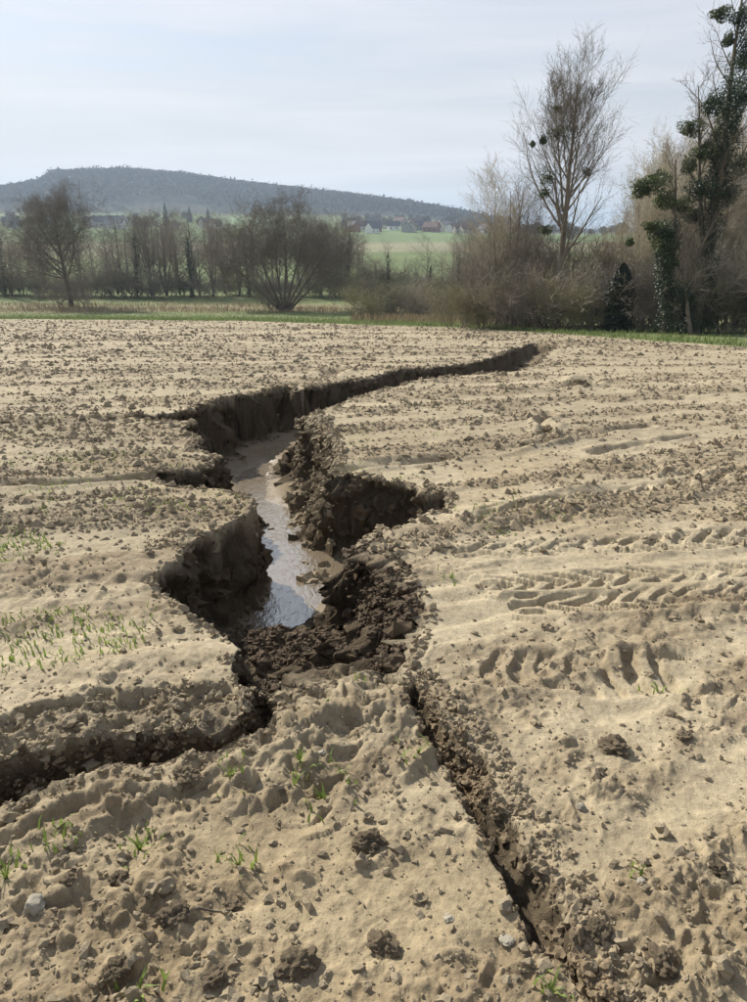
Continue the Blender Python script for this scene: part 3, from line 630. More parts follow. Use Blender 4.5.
# single clods that stand out
clod_me = []
for i in range(5):
    V, F = clod_shape(3, 340+i*7, .42, .72, 2.2); me = np_mesh('soil_clod', V, F, False); me.materials.append(M['clod']); clod_me.append(me)
CLODS = [(370,838,13,'dark crumbly clod lying alone on smooth silt left of the rill'),
         (614,743,13,'dark clod on the smooth silt right of the rill'),
         (684,737,7,'small dark clod at the right edge of the smooth silt'),
         (714,870,9,'dark clod near the lower right corner'),
         (300,958,17,'large dark clod at the bottom, left of centre'),
         (382,938,15,'broad dark clod at the bottom, below the lone crumbly clod'),
         (175,918,13,'dark clod beside the dry twig on the lower left silt'),
         (118,968,12,'dark clod near the bottom left corner'),
         (215,972,11,'dark clod at the bottom edge between two larger clods'),
         (188,778,12,'dark clod on the near lip of the left trench'),
         (70,888,8,'small clod right of the grey standing stone'),
         (120,880,8,'small clod on the left silt below the seedlings'),
         (232,900,8,'small clod above the dry twig'),
         (596,930,11,'dark clod at the right side of the wet rill'),
         (660,960,14,'low dark clod at the bottom right'),
         (350,560,6,'small clod on the gully rim beside the brown pool'),
         (555,437,9,'dark clod at the end of the short furrow on the right field'),
         (546,424,7,'dark clod in the short furrow on the right field'),
         (580,384,7,'dark clod on the far right field below the gully tip')]
for i, (px, py, rpx, lb) in enumerate(CLODS):
    gx_, gy_ = ground_px(px, py+rpx*.5); depth = fan_w(gy_)-.12; r = rpx/FPX*depth
    o = bpy.data.objects.new('soil_clod', clod_me[i % 5]); col.objects.link(o)
    o.location = (gx_, gy_, gz(gx_, gy_)+r*.2); o.rotation_euler = (0, 0, i*1.7); o.scale = (r*1.1, r*.9, r*.8)
    tag(o, lb, 'soil clod', 'single clods on the field')
STONES = [(581,808,5,.9,'small pale stone right of the rill'), (36,906,11,1.1,'grey wedge shaped stone standing at the left edge'), (449,916,6,.5,'yellowish flat stone left of the wet rill'),
          (507,934,7,.5,'pale flat stone on the left lip of the rill'), (322,758,4,.7,'tiny pale stone on the spur beside the seedlings'), (640,885,4,.7,'tiny pale stone on the right silt')]
for i, (px, py, rpx, fl_, lb) in enumerate(STONES):
    V, F = clod_shape(2, 400+i*5, .22, fl_, 1.1); V = np.round(V*3.2)/3.2*.5 + V*.5
    gx_, gy_ = ground_px(px, py+rpx*.6); r = rpx/FPX*(fan_w(gy_)-.12)
    o = link('stone', np_mesh('stone', V*r, F, False), M['stone']); o.location = (gx_, gy_, gz(gx_, gy_)+r*.3*fl_); o.rotation_euler = (.2, .1, i)
    tag(o, lb, 'stone', 'stones on the bare soil')

# thin blades
def blades(n_pts, h, wd, lean, seed, bend=True):      # per point: one two-segment blade
    r = np.random.default_rng(seed); n = len(n_pts); an = r.uniform(0, 2*math.pi, n); hh = h*r.uniform(.5, 1.2, n); ww = wd*r.uniform(.7, 1.3, n)
    le = lean*r.uniform(.2, 1.3, n)*hh; dx, dy = np.cos(an), np.sin(an); px_, py_ = -dy*ww/2, dx*ww/2
    z0 = np.zeros(n)
    a_ = n_pts + np.stack([px_, py_, z0-.004], 1); b_ = n_pts - np.stack([px_, py_, z0+.004], 1)
    m_ = n_pts + np.stack([dx*le*.35, dy*le*.35, hh*.62], 1); pm = np.stack([px_, py_, z0], 1)*.8
    t_ = n_pts + np.stack([dx*le, dy*le, hh], 1)
    V = np.stack([a_, b_, m_-pm, m_+pm, t_], 1).reshape(-1, 3); k = np.arange(n)*5
    F = np.concatenate([np.stack([k, k+1, k+2], 1), np.stack([k, k+2, k+3], 1), np.stack([k+3, k+2, k+4], 1)])
    return V, F
TUFTS = [(322,792,24,20,'tuft of grass seedlings on the spur between the two channels'), (238,862,16,12,'grass seedlings left of centre on the foreground silt'),
         (140,850,18,14,'grass seedlings on the lower left foreground'), (8,884,16,10,'grass seedlings at the left edge of the foreground'),
         (418,760,14,10,'grass seedlings on the left lip of the rill'), (232,782,18,10,'grass seedlings on the near lip of the left trench'),
         (658,692,14,5,'single grass seedling on the right below the tyre marks'), (452,578,12,9,'grass seedlings on the right bank beside the gully head'),
         (552,990,14,8,'grass seedlings at the bottom beside the rill'), (140,995,18,8,'grass seedlings at the bottom left edge'),
         (45,640,34,60,'patch of grass seedlings on the left bank above the trench'), (8,552,20,26,'patch of grass seedlings at the left edge beyond the block'),
         (300,770,12,8,'few grass seedlings left of the spur tuft'), (640,880,10,3,'lone grass blade on the right foreground silt')]
PATCH = []
for i, (px, py, rp_, n, lb) in enumerate(TUFTS):
    n0 = n
    gx_, gy_ = ground_px(px, py); rr0 = rp_/FPX*(fan_w(gy_)-.12)
    n = max(5, min(n, 12)); an = rng.uniform(0, 2*math.pi, n); z0 = gz(gx_, gy_)
    V, F = blades(np.stack([np.cos(an)*.002, np.sin(an)*.002, an*0], 1), .045, .006, 1.1, 500+i)
    PATCH.append((gx_, gy_, rr0, n0))
    o = link('grass_tuft', np_mesh('grass_tuft', V, F, False), M['blade']); o.location = (gx_, gy_, z0); tag(o, lb, 'grass', 'grass seedlings in the bare soil')
# sparse seedlings over the left bank
x, y = sample_field(16000, 1.3, 16, .9); r, cc = gidx(x, y); k = vn2(x*1.1, y*1.1, 171) + .6*vn2(x*4, y*4, 172)
ok = (k > .5+.35*(x > 0)+.9*(y < 2.3)) & (Rawg[r, cc] < .1); x, y = x[ok], y[ok]
for gx_, gy_, rr0, n0 in PATCH:
    n0 = n0*6 if n0 > 20 else n0; an = rng.uniform(0, 2*math.pi, n0); rd = 1.5*rr0*np.sqrt(rng.random(n0)); x = np.concatenate([x, gx_+np.cos(an)*rd*(2.0 if n0 > 60 else 1)]); y = np.concatenate([y, gy_+np.sin(an)*rd*1.3])
V, F = blades(np.stack([x, y, ground(x, y)], 1), .038, .009, 1.2, 520)
tag(link('seedlings', np_mesh('seedlings', V, F, False), M['blade']), 'sparse green seedlings coming up across the bare field', 'grass', kind='stuff')
# verge and meadow grass
x = rng.uniform(-75, 60, 42000); y = edge_y(x) + rng.exponential(7, 42000) - .5; ok = (np.abs(x) < .7*fan_w(y)) & (y < 118); x, y = x[ok], y[ok]
V, F = blades(np.stack([x, y, ground(x, y)], 1), .22, .035, .6, 530)
tag(link('verge_grass', np_mesh('verge_grass', V, F, False), M['meadow_blade']), 'short green grass along the far edge of the field', 'grass', kind='stuff')
y = rng.uniform(86, 106, 16000); x = rng.uniform(-80, 60, 16000); ok = vn2(x*.12, y*.2, 540) > -.3; x, y = x[ok], y[ok]
x2 = rng.uniform(-2, 11, 5000); y2 = edge_y(x2)+7+rng.random(5000)*30; x = np.concatenate([x, x2]); y = np.minimum(np.concatenate([y, y2]), 118)
V, F = blades(np.stack([x, y, ground(x, y)], 1), .55, .05, .5, 541)
tag(link('dry_grass', np_mesh('dry_grass', V, F, False), M['dry_blade']), 'band of dry straw coloured grass in the meadow', 'grass', kind='stuff')
# dry twig in the foreground
def tube_mesh(pts, rads, sides=5):
    V, F = [], []; up = Vector((.13, .21, 1))
    for i, p in enumerate(pts):
        d = (pts[min(i+1, len(pts)-1)]-pts[max(i-1, 0)]).normalized(); a_ = d.cross(up)
        a_ = a_.normalized() if a_.length > 1e-4 else d.orthogonal().normalized(); b_ = d.cross(a_)
        for k in range(sides):
            q = 2*math.pi*k/sides; V.append(p + (a_*math.cos(q)+b_*math.sin(q))*rads[i])
    for i in range(len(pts)-1):
        for k in range(sides):
            k2 = (k+1) % sides; F.append((i*sides+k, i*sides+k2, (i+1)*sides+k2, (i+1)*sides+k))
    return V, F
def fix_pt(px, py, dz=.006):
    gx_, gy_ = ground_px(px, py); return Vector((gx_, gy_, gz(gx_, gy_)+dz))
pts = [fix_pt(186, 920), fix_pt(200, 916), fix_pt(215, 913), fix_pt(232, 914)]
V, F = tube_mesh(pts, [.003, .004, .003, .002])
tag(link('dry_twig', np_mesh('dry_twig', [tuple(v) for v in V], F), M['bark']), 'thin dark dry twig lying on the lower left silt', 'twig')

# ------------------------------------------------------------------ trees
TW = .014
class Geo:
    def __init__(s): s.V = []; s.F = []
    def tube(s, pts, rads, sides):
        o = len(s.V); V, F = tube_mesh(pts, rads, sides); s.V += [tuple(v) for v in V]
        for f in F:
            a_, b_, c_, d_ = [o+i for i in f]; s.F += [(a_, b_, c_), (a_, c_, d_)]
    def twig(s, p, q, w, R):
        d = q-p; a_ = d.cross(Vector((R.uniform(-1, 1), R.uniform(-1, 1), R.uniform(-1, 1))))
        if a_.length < 1e-6: return
        a_ = a_.normalized()*w*.5; o = len(s.V); s.V += [tuple(p+a_), tuple(p-a_), tuple(q)]; s.F.append((o, o+1, o+2))
    def leaf(s, p, size, R):
        a_ = Vector((R.uniform(-1, 1), R.uniform(-1, 1), R.uniform(-1, 1))).normalized()*size; b_ = a_.orthogonal().normalized()*size*R.uniform(.5, .9)
        o = len(s.V); s.V += [tuple(p-a_), tuple(p+b_), tuple(p+a_), tuple(p-b_)]; s.F += [(o, o+1, o+2), (o, o+2, o+3)]
    def obj(s, name, mat_, parent=None, smooth=True):
        return link(name, np_mesh(name, s.V, s.F, smooth), mat_, parent)
def rot_about(d, ang, az_):
    a_ = d.orthogonal().normalized(); a_ = Matrix.Rotation(az_, 3, d) @ a_
    return (Matrix.Rotation(ang, 3, a_) @ d).normalized()
def grow(trunk, crown, R, p, d, L, r, lev, sp, tips=None):
    # sp[lev] = (segments, wobble, up-pull, children, child angle, child ratio, first child at, shape)
    seg, wob, up, nch, ang, ratio, t0, shape = sp[lev]
    pts = [p.copy()]; dirs = [d.copy()]; q = p.copy(); dd = d.copy()
    for i in range(seg):
        dd = (dd + Vector((R.gauss(0, wob), R.gauss(0, wob), R.gauss(0, wob)+up))).normalized(); q = q + dd*(L/seg); pts.append(q.copy()); dirs.append(dd.copy())
    last = lev == len(sp)-1
    g = trunk if lev == 0 else crown
    if last:
        for i in range(seg): g.twig(pts[i], pts[i+1] + (pts[i+1]-pts[i])*.3, max(r*2, TW)*(1-.4*i/seg), R)
        return
    rads = [max(r*(1-.82*i/seg), .006) for i in range(seg+1)]
    if lev >= 3:
        for i in range(seg): g.twig(pts[i], pts[i+1] + (pts[i+1]-pts[i])*.3, max(rads[i]*2, .016), R)
    else: g.tube(pts, rads, 7 if lev == 0 else (5 if lev == 1 else 3))
    if tips is not None and lev <= 2: tips.append((pts, rads))
    for k in range(nch):
        t = t0 + (1-t0)*(k+R.random())/nch; f = t*seg; i = min(int(f), seg-1); b_ = pts[i].lerp(pts[i+1], f-i)
        cl = L*ratio*shape(t)*R.uniform(.7, 1.25); cr = max(rads[i]*.55*(.6 + .4*(1-t)), .006)
        grow(trunk, crown, R, b_, rot_about(dirs[i], ang*R.uniform(.7, 1.3), R.uniform(0, 6.283)), cl, cr, lev+1, sp, tips)
def make_tree(name, seed, stems, sp, bark, twigm, label, cat='tree', group=None):
    R = random.Random(seed); tr, cr, tips = Geo(), Geo(), []
    for (d, L, r, off) in stems: grow(tr, cr, R, Vector(off), Vector(d).normalized(), L, r, 0, sp, tips)
    root = empty(name); tr.obj('trunk', bark, root); cr.obj('crown', twigm, root, False); tag(root, label, cat, group)
    return root, tips, R
one = lambda t: 1.0
dome = lambda t: 1.15-.75*t
bell = lambda t: .55+.9*math.sin(math.pi*min(1, .15+t*.8))
def dgz(x, y): return gz(x, y) if (y < 122 and abs(x) < 1.3*fan_w(y)) else float(land_z(np.array([x]), np.array([y]))[0])
def place(px, y, root=None, **kw):
    p = at_y(px, 300, y); return (p.x, y, dgz(p.x, y)-.05)
def hpx(px_h, y): return px_h*(.94*y+3)/FPX

# round meadow tree on the left
TW = .036
SPR = [(6, .05, .02, 26, 1.0, .74, .24, lambda t: 1.12-.78*t), (6, .10, .05, 14, .85, .42, .15, one), (4, .16, .0, 10, .8, .5, .1, one), (3, .2, .0, 5, .7, .7, .1, one), (2, .2, .02, 0, 0, 0, 0, one)]
loc = place(71, 101); h = hpx(117, 101)
t1, _, _ = make_tree('bare_tree', 11, [((0, 0, 1), h*.78, .36, (0, 0, 0))], SPR, M['bark'], M['meadow_twig'], 'round bare tree standing alone in the meadow on the left, brambles at its foot')
t1.location = loc
# wide multi-stemmed tree
SPM = [(6, .03, .010, 14, .8, .42, .40, lambda t: 1.1-.5*t), (5, .13, .02, 9, .8, .5, .15, one), (4, .16, .0, 7, .8, .5, .15, one), (3, .2, .03, 5, .7, .6, .1, one), (2, .2, .02, 0, 0, 0, 0, one)]
loc = place(284, 92); h = hpx(118, 92)
st = [((a_, .35*math.sin(i*2.4), 1), h*(.76-.13*abs(a_)), .17, (a_*.5, .15*math.sin(i*1.9), 0)) for i, a_ in enumerate((-.95, -.66, -.4, -.18, .05, .26, .48, .72, 1.0))]
t2, _, _ = make_tree('bare_tree', 12, st, SPM, M['bark'], M['meadow_twig'], 'wide bare tree with many stems fanning out from its foot in the meadow')
t2.location = loc
TW = .014

# mistletoe ball, ivy
def ball(root, p, r, n, seed, m, name='mistletoe', leaf=.07, stretch=(1, 1, 1)):
    R = random.Random(seed); g = Geo()
    for i in range(n):
        d = Vector((R.gauss(0, 1), R.gauss(0, 1), R.gauss(0, 1))).normalized(); k = r*(R.random()**.45)*(1+.25*math.sin(3*d.x+seed)+.2*math.cos(4*d.z+seed))
        g.leaf(Vector(p)+Vector((d.x*k*stretch[0], d.y*k*stretch[1], d.z*k*stretch[2])), leaf*R.uniform(.6, 1.3), R)
    return g.obj(name, m, root, False)
def ivy_on(root, pts, r, n, seed, leaf=.09):
    R = random.Random(seed); g = Geo(); segs = list(zip(pts[:-1], pts[1:]))
    for i in range(n):
        a_, b_ = R.choice(segs); t = R.random(); c_ = a_.lerp(b_, t); k = r*(.6+.7*abs(math.sin(c_.z*1.3+seed))+.3*math.sin(c_.z*3.7)); an = R.uniform(0, 6.283); q = k*math.sqrt(R.random())
        g.leaf(c_+Vector((math.cos(an)*q, math.sin(an)*q, R.gauss(0, .2))), leaf*R.uniform(.6, 1.3), R)
    return g.obj('ivy', M['ivy'], root, False)

# the tall poplar with mistletoe
yP = 46.0; loc = place(556, yP); h = hpx(266, yP)*.80
SPP = [(9, .02, .02, 26, .66, .30, .26, lambda t: .75+.6*math.sin(math.pi*t)-.35*t), (6, .06, .13, 9, .45, .40, .2, one), (4, .12, .08, 6, .5, .5, .15, one), (3, .15, .06, 3, .5, .6, .1, one), (2, .15, .04, 0, 0, 0, 0, one)]
tp, tips, _ = make_tree('poplar_tree', 21, [((.02, 0, 1), h*.99, .25, (0, 0, 0)), ((.17, .05, 1), h*.50, .09, (.1, .1, h*.44)), ((-.15, -.05, 1), h*.46, .08, (-.05, 0, h*.50))], SPP, M['poplar'], M['poplar'], 'tall bare poplar with mistletoe balls above the hedge')
tp.location = loc
for i, (px, py, rp_) in enumerate([(557,109,3),(558,133,8),(532,144,3),(543,140,4),(548,178,8),(587,172,4),(545,193,5),(545,230,6)]):
    p = at_y(px, py, yP-.2)-Vector(loc); ball(tp, p, rp_*yP/FPX, 160+60*rp_, 30+i, M['mistletoe'], leaf=.05)

# slender streamside trees: a few kinds, then copies
SPA = [(8, .03, .02, 24, .75, .26, .18, bell), (4, .12, .06, 7, .65, .5, .15, one), (3, .16, .05, 5, .6, .55, .1, one), (2, .2, .03, 0, 0, 0, 0, one)]
kinds = []
for i in range(4):
    tr, tips, R = make_tree('streamside_tree', 50+i, [((R0, .03, 1), 10, .13, (0, 0, 0)) for R0 in ([.03], [-.05, .12], [.0, .2, -.16], [.06])[i]], SPA, M['bark'], M['twig'], 'x')
    kinds.append((tr, False))
for i in range(2):
    tr, tips, R = make_tree('streamside_tree', 60+i, [((.04, .02, 1), 9.5, .14, (0, 0, 0))], SPA, M['bark'], M['twig'], 'x')
    ivy_on(tr, tips[0][0][:8], .42, 900, 61+i, .11); kinds.append((tr, True))
used = [False]*6
def zone(px):
    return 'left of round tree' if px < 40 else 'behind round tree' if px < 118 else 'between round and wide tree' if px < 228 else 'behind wide tree' if px < 356 else 'right of wide tree'
def put_tree(k, px, y, hh, label, group, sx=1.0):
    root = kinds[k][0]; l = place(px, y); s = hh/10.0
    o = copy_tree(root, l, RG.uniform(0, 6.28), (s*sx, s*sx, s), label, group)
    return o
RG = random.Random(77)
px = -30
while px < 500:
    y = RG.uniform(119, 128)
    hh = hpx(RG.uniform(36, 50) if 24 < px < 112 else RG.uniform(50, 70) if px < 350 else RG.uniform(22, 36) if 366 < px < 425 else RG.uniform(36, 54), y); k = RG.choice([0, 1, 2, 3, 0, 1, 2, 3])
    put_tree(k, px, y, hh, 'slender bare tree in the streamside row '+zone(px), 'streamside trees '+zone(px), RG.uniform(.9, 1.3)); px += RG.uniform(8, 15)
for px, hp in ((7, 75), (193, 68), (138, 70), (250, 60), (346, 66), (388, 50), (458, 48), (428, 36)):
    put_tree(4+(px % 2), px, 118.5, hpx(hp, 118.5), {7: 'ivy clad tree at the far left of the streamside row', 193: 'dark ivy clad trunk midway between the two meadow trees', 138: 'ivy clad tree right of the round meadow tree', 250: 'ivy clad tree seen through the left of the wide meadow tree', 346: 'ivy clad tree seen through the right of the wide meadow tree', 388: 'ivy clad tree left of the open green field', 458: 'ivy clad pole-like tree left of the pale slim trees', 428: 'small ivy clad tree in front of the open green field'}[px], 'ivy clad streamside trees', .9)
px = -40
while px < 480:                                       # second row across the stream
    if not 360 < px < 440:
        y = RG.uniform(138, 160); put_tree(RG.randrange(4), px, y, hpx(RG.uniform(36, 48) if 24 < px < 112 else RG.uniform(46, 62) if px < 350 else RG.uniform(20, 32), y), 'hazy bare tree of the second row '+zone(px), 'second row trees '+zone(px), 1.3)
    px += RG.uniform(10, 20)

for px in (468, 479, 508, 527, 538, 571, 583, 594, 606, 633, 646, 658, 684, 722, 738):
    nm = 'left of the poplar' if px < 545 else 'right of the poplar' if px < 612 else 'by the ivy trees'
    put_tree(RG.randrange(4), px, 47.5+RG.uniform(-1, 2), hpx(RG.uniform(58, 95) if px < 545 or px > 612 else RG.uniform(45, 62), 47), 'thin bare sapling in the hedge '+nm, 'hedge saplings '+nm, 1.0)
# slim pale trees left of the poplar and pale bare trees on the right
SPW = [(8, .035, .02, 20, .55, .36, .2, lambda t: 1.2-.6*t), (5, .1, .08, 8, .5, .45, .15, one), (4, .15, .06, 6, .55, .5, .1, one), (3, .18, .04, 4, .6, .6, .1, one), (2, .2, .03, 0, 0, 0, 0, one)]
w1, tips, _ = make_tree('slim_tree', 81, [((.02, 0, 1), 9, .12, (0, 0, 0)), ((.1, .1, 1), 7.5, .08, (.3, .2, 0))], SPW, M['bark'], M['pale_twig'], 'slim pale twigged tree left of the poplar', group='slim pale trees by the poplar')
s = hpx(150, 50)/11.5; w1.location = place(498, 50); w1.scale = (s, s, s)
for px, hp, yy, lb in ((487, 118, 51, 'slim grey tree left of the slim pale tree'), (509, 132, 50, 'slim grey tree right of the slim pale tree'), (522, 120, 51.5, 'slim grey tree close to the left side of the poplar'), (576, 105, 50, 'slim grey tree just right of the poplar')):
    put_tree(px % 4, px, yy, hpx(hp, yy)*.93, lb, 'slim trees by the poplar', .85)
TW = .024
w2, tips, _ = make_tree('pale_bare_tree', 83, [((-.12, 0, 1), 11, .16, (0, 0, 0)), ((.1, .1, 1), 11.5, .16, (.4, .2, 0)), ((-.35, -.1, 1), 8.5, .11, (-.3, 0, 0))], SPW, M['poplar'], M['pale_twig'], 'pale sunlit bare tree behind the ivy clad trees, left of them', group='pale bare trees on the right')
s = hpx(205, 48)/15.5; w2.location = place(668, 48); w2.scale = (s*.8, s, s)
s = hpx(235, 50)/15.5; copy_tree(w2, place(712, 50), 1.6, (s*.7, s*.7, s), 'tallest pale sunlit bare tree behind the ivy clad leaning tree')
s = hpx(150, 47)/15; copy_tree(w2, place(640, 47), 3.3, (s*.8, s*.8, s), 'shorter pale bare tree right of the dark evergreen bush')
s = hpx(225, 46)/15.5; copy_tree(w2, place(762, 46), 4.4, (s*.8, s*.8, s), 'pale bare tree cut by the right edge')
s = hpx(200, 52)/15.5; copy_tree(w2, place(686, 52), 5.4, (s*.9, s*.9, s), 'pale bare tree standing behind the gap between the two ivy clad trees')
s = hpx(175, 54)/15.5; copy_tree(w2, place(655, 54), .7, (s*1.0, s*1.0, s), 'pale bare tree at the back, above the forked ivy clad tree')
s = hpx(215, 55)/15.5; copy_tree(w2, place(735, 55), 2.7, (s*.9, s*.9, s), 'pale bare tree at the back, right of the leaning ivy tree')
for px, hp, yy, lb in ((628, 130, 53, 'low pale bare tree behind the dark evergreen bush'), (700, 235, 56, 'tall pale bare tree right behind the leaning ivy tree'), (672, 190, 58, 'pale bare tree farthest back above the forked ivy clad tree')):
    s = hpx(hp, yy)/15.5; copy_tree(w2, place(px, yy), px*1.3, (s, s, s), lb)

TW = .014
# the two ivy and mistletoe laden trees on the right
yI = 39.0; loc = place(700, yI); L0 = Vector(loc)
SPI = [(7, .03, .02, 22, .6, .17, .3, one), (5, .12, .05, 7, .6, .45, .15, one), (3, .15, .04, 5, .6, .5, .1, one), (2, .2, .03, 0, 0, 0, 0, one)]
top = at_y(752, 5, yI)-L0
ti, tips, _ = make_tree('ivy_tree', 91, [(tuple(top), top.length*1.05, .26, (0, 0, 0)), ((-.10, .1, 1), 8, .13, (-.1, .1, 4))], SPI, M['bark'], M['bark'], 'tall leaning tree smothered in dark ivy and mistletoe at the right edge')
ti.location = loc
path = [(703,330),(706,290),(708,250),(712,215),(716,180),(722,150),(732,110),(742,70),(750,25)]
ivy_on(ti, [at_y(a_, b_, yI)-L0 for a_, b_ in path[:6]], .50, 8200, 92, .05)
ivy_on(ti, [at_y(a_, b_, yI)-L0 for a_, b_ in path[4:]], .60, 8200, 93, .05)
for i, (px, py, rp_) in enumerate([(700,190,12),(690,128,11),(703,152,12),(713,104,12),(726,130,15),(738,165,13),(742,95,16),(745,60,12),(720,14,9),(744,16,13),(728,40,6),(690,165,8),(726,195,13),(694,215,10)]):
    p = at_y(px, py, yI+(-.8, .6, 0)[i % 3])-L0; ball(ti, p, rp_*yI/FPX, 320+95*rp_, 130+i, M['mistletoe'] if i % 3 else M['ivy'], leaf=.05, stretch=(1, 1, .85))
loc = place(668, yI-1); L0 = Vector(loc)
tj, tips, _ = make_tree('ivy_tree', 94, [((-.02, 0, 1), 8.2, .17, (0, 0, 0)), ((.34, 0, 1), 6.8, .10, (.2, 0, 1.2))], SPI, M['bark'], M['bark'], 'forked ivy clad tree with mistletoe clumps right of the evergreen bush')
tj.location = loc
ivy_on(tj, [at_y(a_, b_, yI-1)-L0 for a_, b_ in [(667,332),(666,300),(664,270),(666,240),(668,225)]], .45, 6000, 95, .05)
ivy_on(tj, [at_y(a_, b_, yI-1)-L0 for a_, b_ in [(690,330),(684,300),(676,285)]], .45, 2600, 96, .05)
for i, (px, py, rp_) in enumerate([(648,186,13),(657,178,10),(664,200,11),(641,190,8),(658,232,10),(666,246,11),(652,226,7),(680,205,10),(668,262,9),(630,242,4)]):
    p = at_y(px, py, yI-1+(-.5, .5, 0)[i % 3])-L0; ball(tj, p, rp_*yI/FPX, 320+95*rp_, 150+i, M['mistletoe'], leaf=.05, stretch=(1.1, 1, .8))
SPD = [(6, .06, .02, 12, .6, .4, .3, one), (4, .15, .05, 6, .6, .5, .15, one), (3, .2, .03, 0, 0, 0, 0, one)]
tk, _, _ = make_tree('crooked_tree', 97, [((-.28, 0, 1), 5.2, .12, (0, 0, 0))], SPD, M['bark'], M['bark'], 'crooked dark leaning stem between the two ivy clad trees')
tk.location = place(696, yI-1.5)

# shrubs of the hedge, brambles, evergreen bush
SPB = [(5, .12, .03, 9, .55, .5, .1, one), (4, .18, .04, 7, .6, .5, .1, one), (3, .2, .02, 4, .6, .6, .1, one), (2, .25, 0, 0, 0, 0, 0, one)]
shr = []
for i in range(4):
    R = random.Random(200+i); st = [((R.uniform(-.8, .8), R.uniform(-.8, .8), 1), R.uniform(1.9, 2.9), .025, (R.uniform(-.6, .6), R.uniform(-.6, .6), 0)) for _ in range(10)]
    tr, _, _ = make_tree('hedge_shrub', 210+i, st, SPB, M['brown_twig'], [M['brown_twig'], M['twig'], M['pale_twig'], M['olive_twig']][i], 'x', 'shrub'); shr.append(tr)
def put_shrub(k, px, y, hp, label, group, sx=1.0):
    s = hpx(hp, y)/2.7; o = copy_tree(shr[k], place(px, y), RG.uniform(0, 6.28), (s*sx, s*sx, s), label, group); o['category'] = 'shrub'; return o
px = 458
while px < 790:
    y = 45.5 - (px-458)*.020 + RG.uniform(-.8, 1.2); nm = 'left of the poplar' if px < 545 else 'right of the poplar' if px < 612 else 'by the ivy trees'
    put_shrub(RG.choice([0, 1, 2, 3]), px, y, RG.uniform(34, 54) if px < 680 else RG.uniform(40, 75), 'brown twiggy hedge shrub '+nm, 'hedge shrubs '+nm, RG.uniform(.9, 1.3)); px += RG.uniform(11, 17)
px = 500
while px < 790:
    y = 50 + RG.uniform(0, 3); nm = 'left of the poplar' if px < 545 else 'right of the poplar' if px < 612 else 'by the ivy trees'
    put_shrub(RG.choice([0, 1, 3]), px, y, RG.uniform(55, 72), 'tall brown shrub behind the hedge '+nm, 'back hedge shrubs '+nm, .9); px += RG.uniform(12, 18)
px = 360
while px < 480:
    y = RG.uniform(66, 100); put_shrub(RG.choice([0, 1, 3]), px, y, RG.uniform(14, 30), 'low bramble bush in the rough meadow left of the hedge', 'bramble bushes in the meadow', 1.5); px += RG.uniform(6, 12)
put_shrub(2, 416, 76, 34, 'pale leafless bush in the rough meadow', None, .9)
for px, y, hp, lb in ((58, 100, 22, 'bramble bush at the left foot of the round meadow tree'), (84, 100, 20, 'bramble bush at the right foot of the round meadow tree'), (40, 113, 9, 'low dark bramble mound left of the round meadow tree'), (268, 91.5, 24, 'bush at the left foot of the wide meadow tree')):
    put_shrub(1, px, y, hp, lb, 'bushes at the meadow trees', 1.2)
px = -30
while px < 480:
    y = RG.uniform(117, 124); put_shrub(RG.choice([0, 1, 3]), px, y, RG.uniform(12, 26), 'undergrowth bush along the stream '+zone(px), 'stream bushes '+zone(px), 1.6); px += RG.uniform(9, 16)
loc = place(620, 41.5); eb = empty('evergreen_bush', loc); R = random.Random(300); g = Geo(); hb = hpx(62, 41.5)
for i in range(3600):
    z = R.random(); wv = 1.05*(1-z**1.6)**.6*(.92+.12*math.sin(z*9+2)); an = R.uniform(0, 6.283); q = wv*R.random()**.4; g.leaf(Vector((math.cos(an)*q, math.sin(an)*q, .05+z*hb)), .085*R.uniform(.6, 1.3), R)
g.obj('foliage', M['holly'], eb, False); g = Geo(); g.tube([Vector((0, 0, 0)), Vector((.03, 0, hb*.5)), Vector((0, .03, hb*.9))], [.07, .05, .02], 6); g.obj('trunk', M['bark'], eb)
tag(eb, 'dark evergreen bush at the foot of the hedge, left of the ivy clad trees', 'bush')
# kinds used only as patterns are removed
for root in [k[0] for k in kinds]+shr:
    for ch in list(root.children): bpy.data.objects.remove(ch)
    bpy.data.objects.remove(root)

# ------------------------------------------------------------------ far side of the valley: wood, village
def on_land(px, r):
    a_ = math.atan((px-373.5)/FPX/.985); x, y = r*math.sin(a_), r*math.cos(a_); return x, y, float(land_z(np.array([x]), np.array([y]))[0])
n = 36000; u_ = rng.uniform(-160, 500, n); r_ = 1155+rng.random(n)**.9*470; ang = np.arctan((u_-373.5)/FPX/.985); x, y = r_*np.sin(ang), r_*np.cos(ang); z = land_z(x, y)
ok = r_ > 1165+60*vn2(u_/40, u_*0, 600)+np.clip((300-u_)/300, 0, 1)*20
cen = np.stack([x, y, z], 1)[ok]; cen = np.concatenate([cen, cen + rng.normal(0, 2.2, cen.shape)*np.array([1, 1, 0])]); n = len(cen)
cen[:, 2] += 3 + rng.random(n)**.7*9.0 + (rng.random(n) < .06)*rng.uniform(1, 5, n)
va = rng.normal(size=(n, 3)); va /= np.linalg.norm(va, axis=1)[:, None]; vb = np.cross(va, rng.normal(size=(n, 3))); vb /= np.linalg.norm(vb, axis=1)[:, None]
sz = rng.uniform(1.2, 2.8, (n, 1)); V = np.stack([cen-va*sz, cen+vb*sz*.7, cen+va*sz, cen-vb*sz*.7], 1).reshape(-1, 3); k = np.arange(n)*4
F = np.concatenate([np.stack([k, k+1, k+2], 1), np.stack([k, k+2, k+3], 1)])
tag(link('far_wood', np_mesh('far_wood', V, F, False), M['wood']), 'bare grey wood covering the far hill', 'wood', kind='stuff')
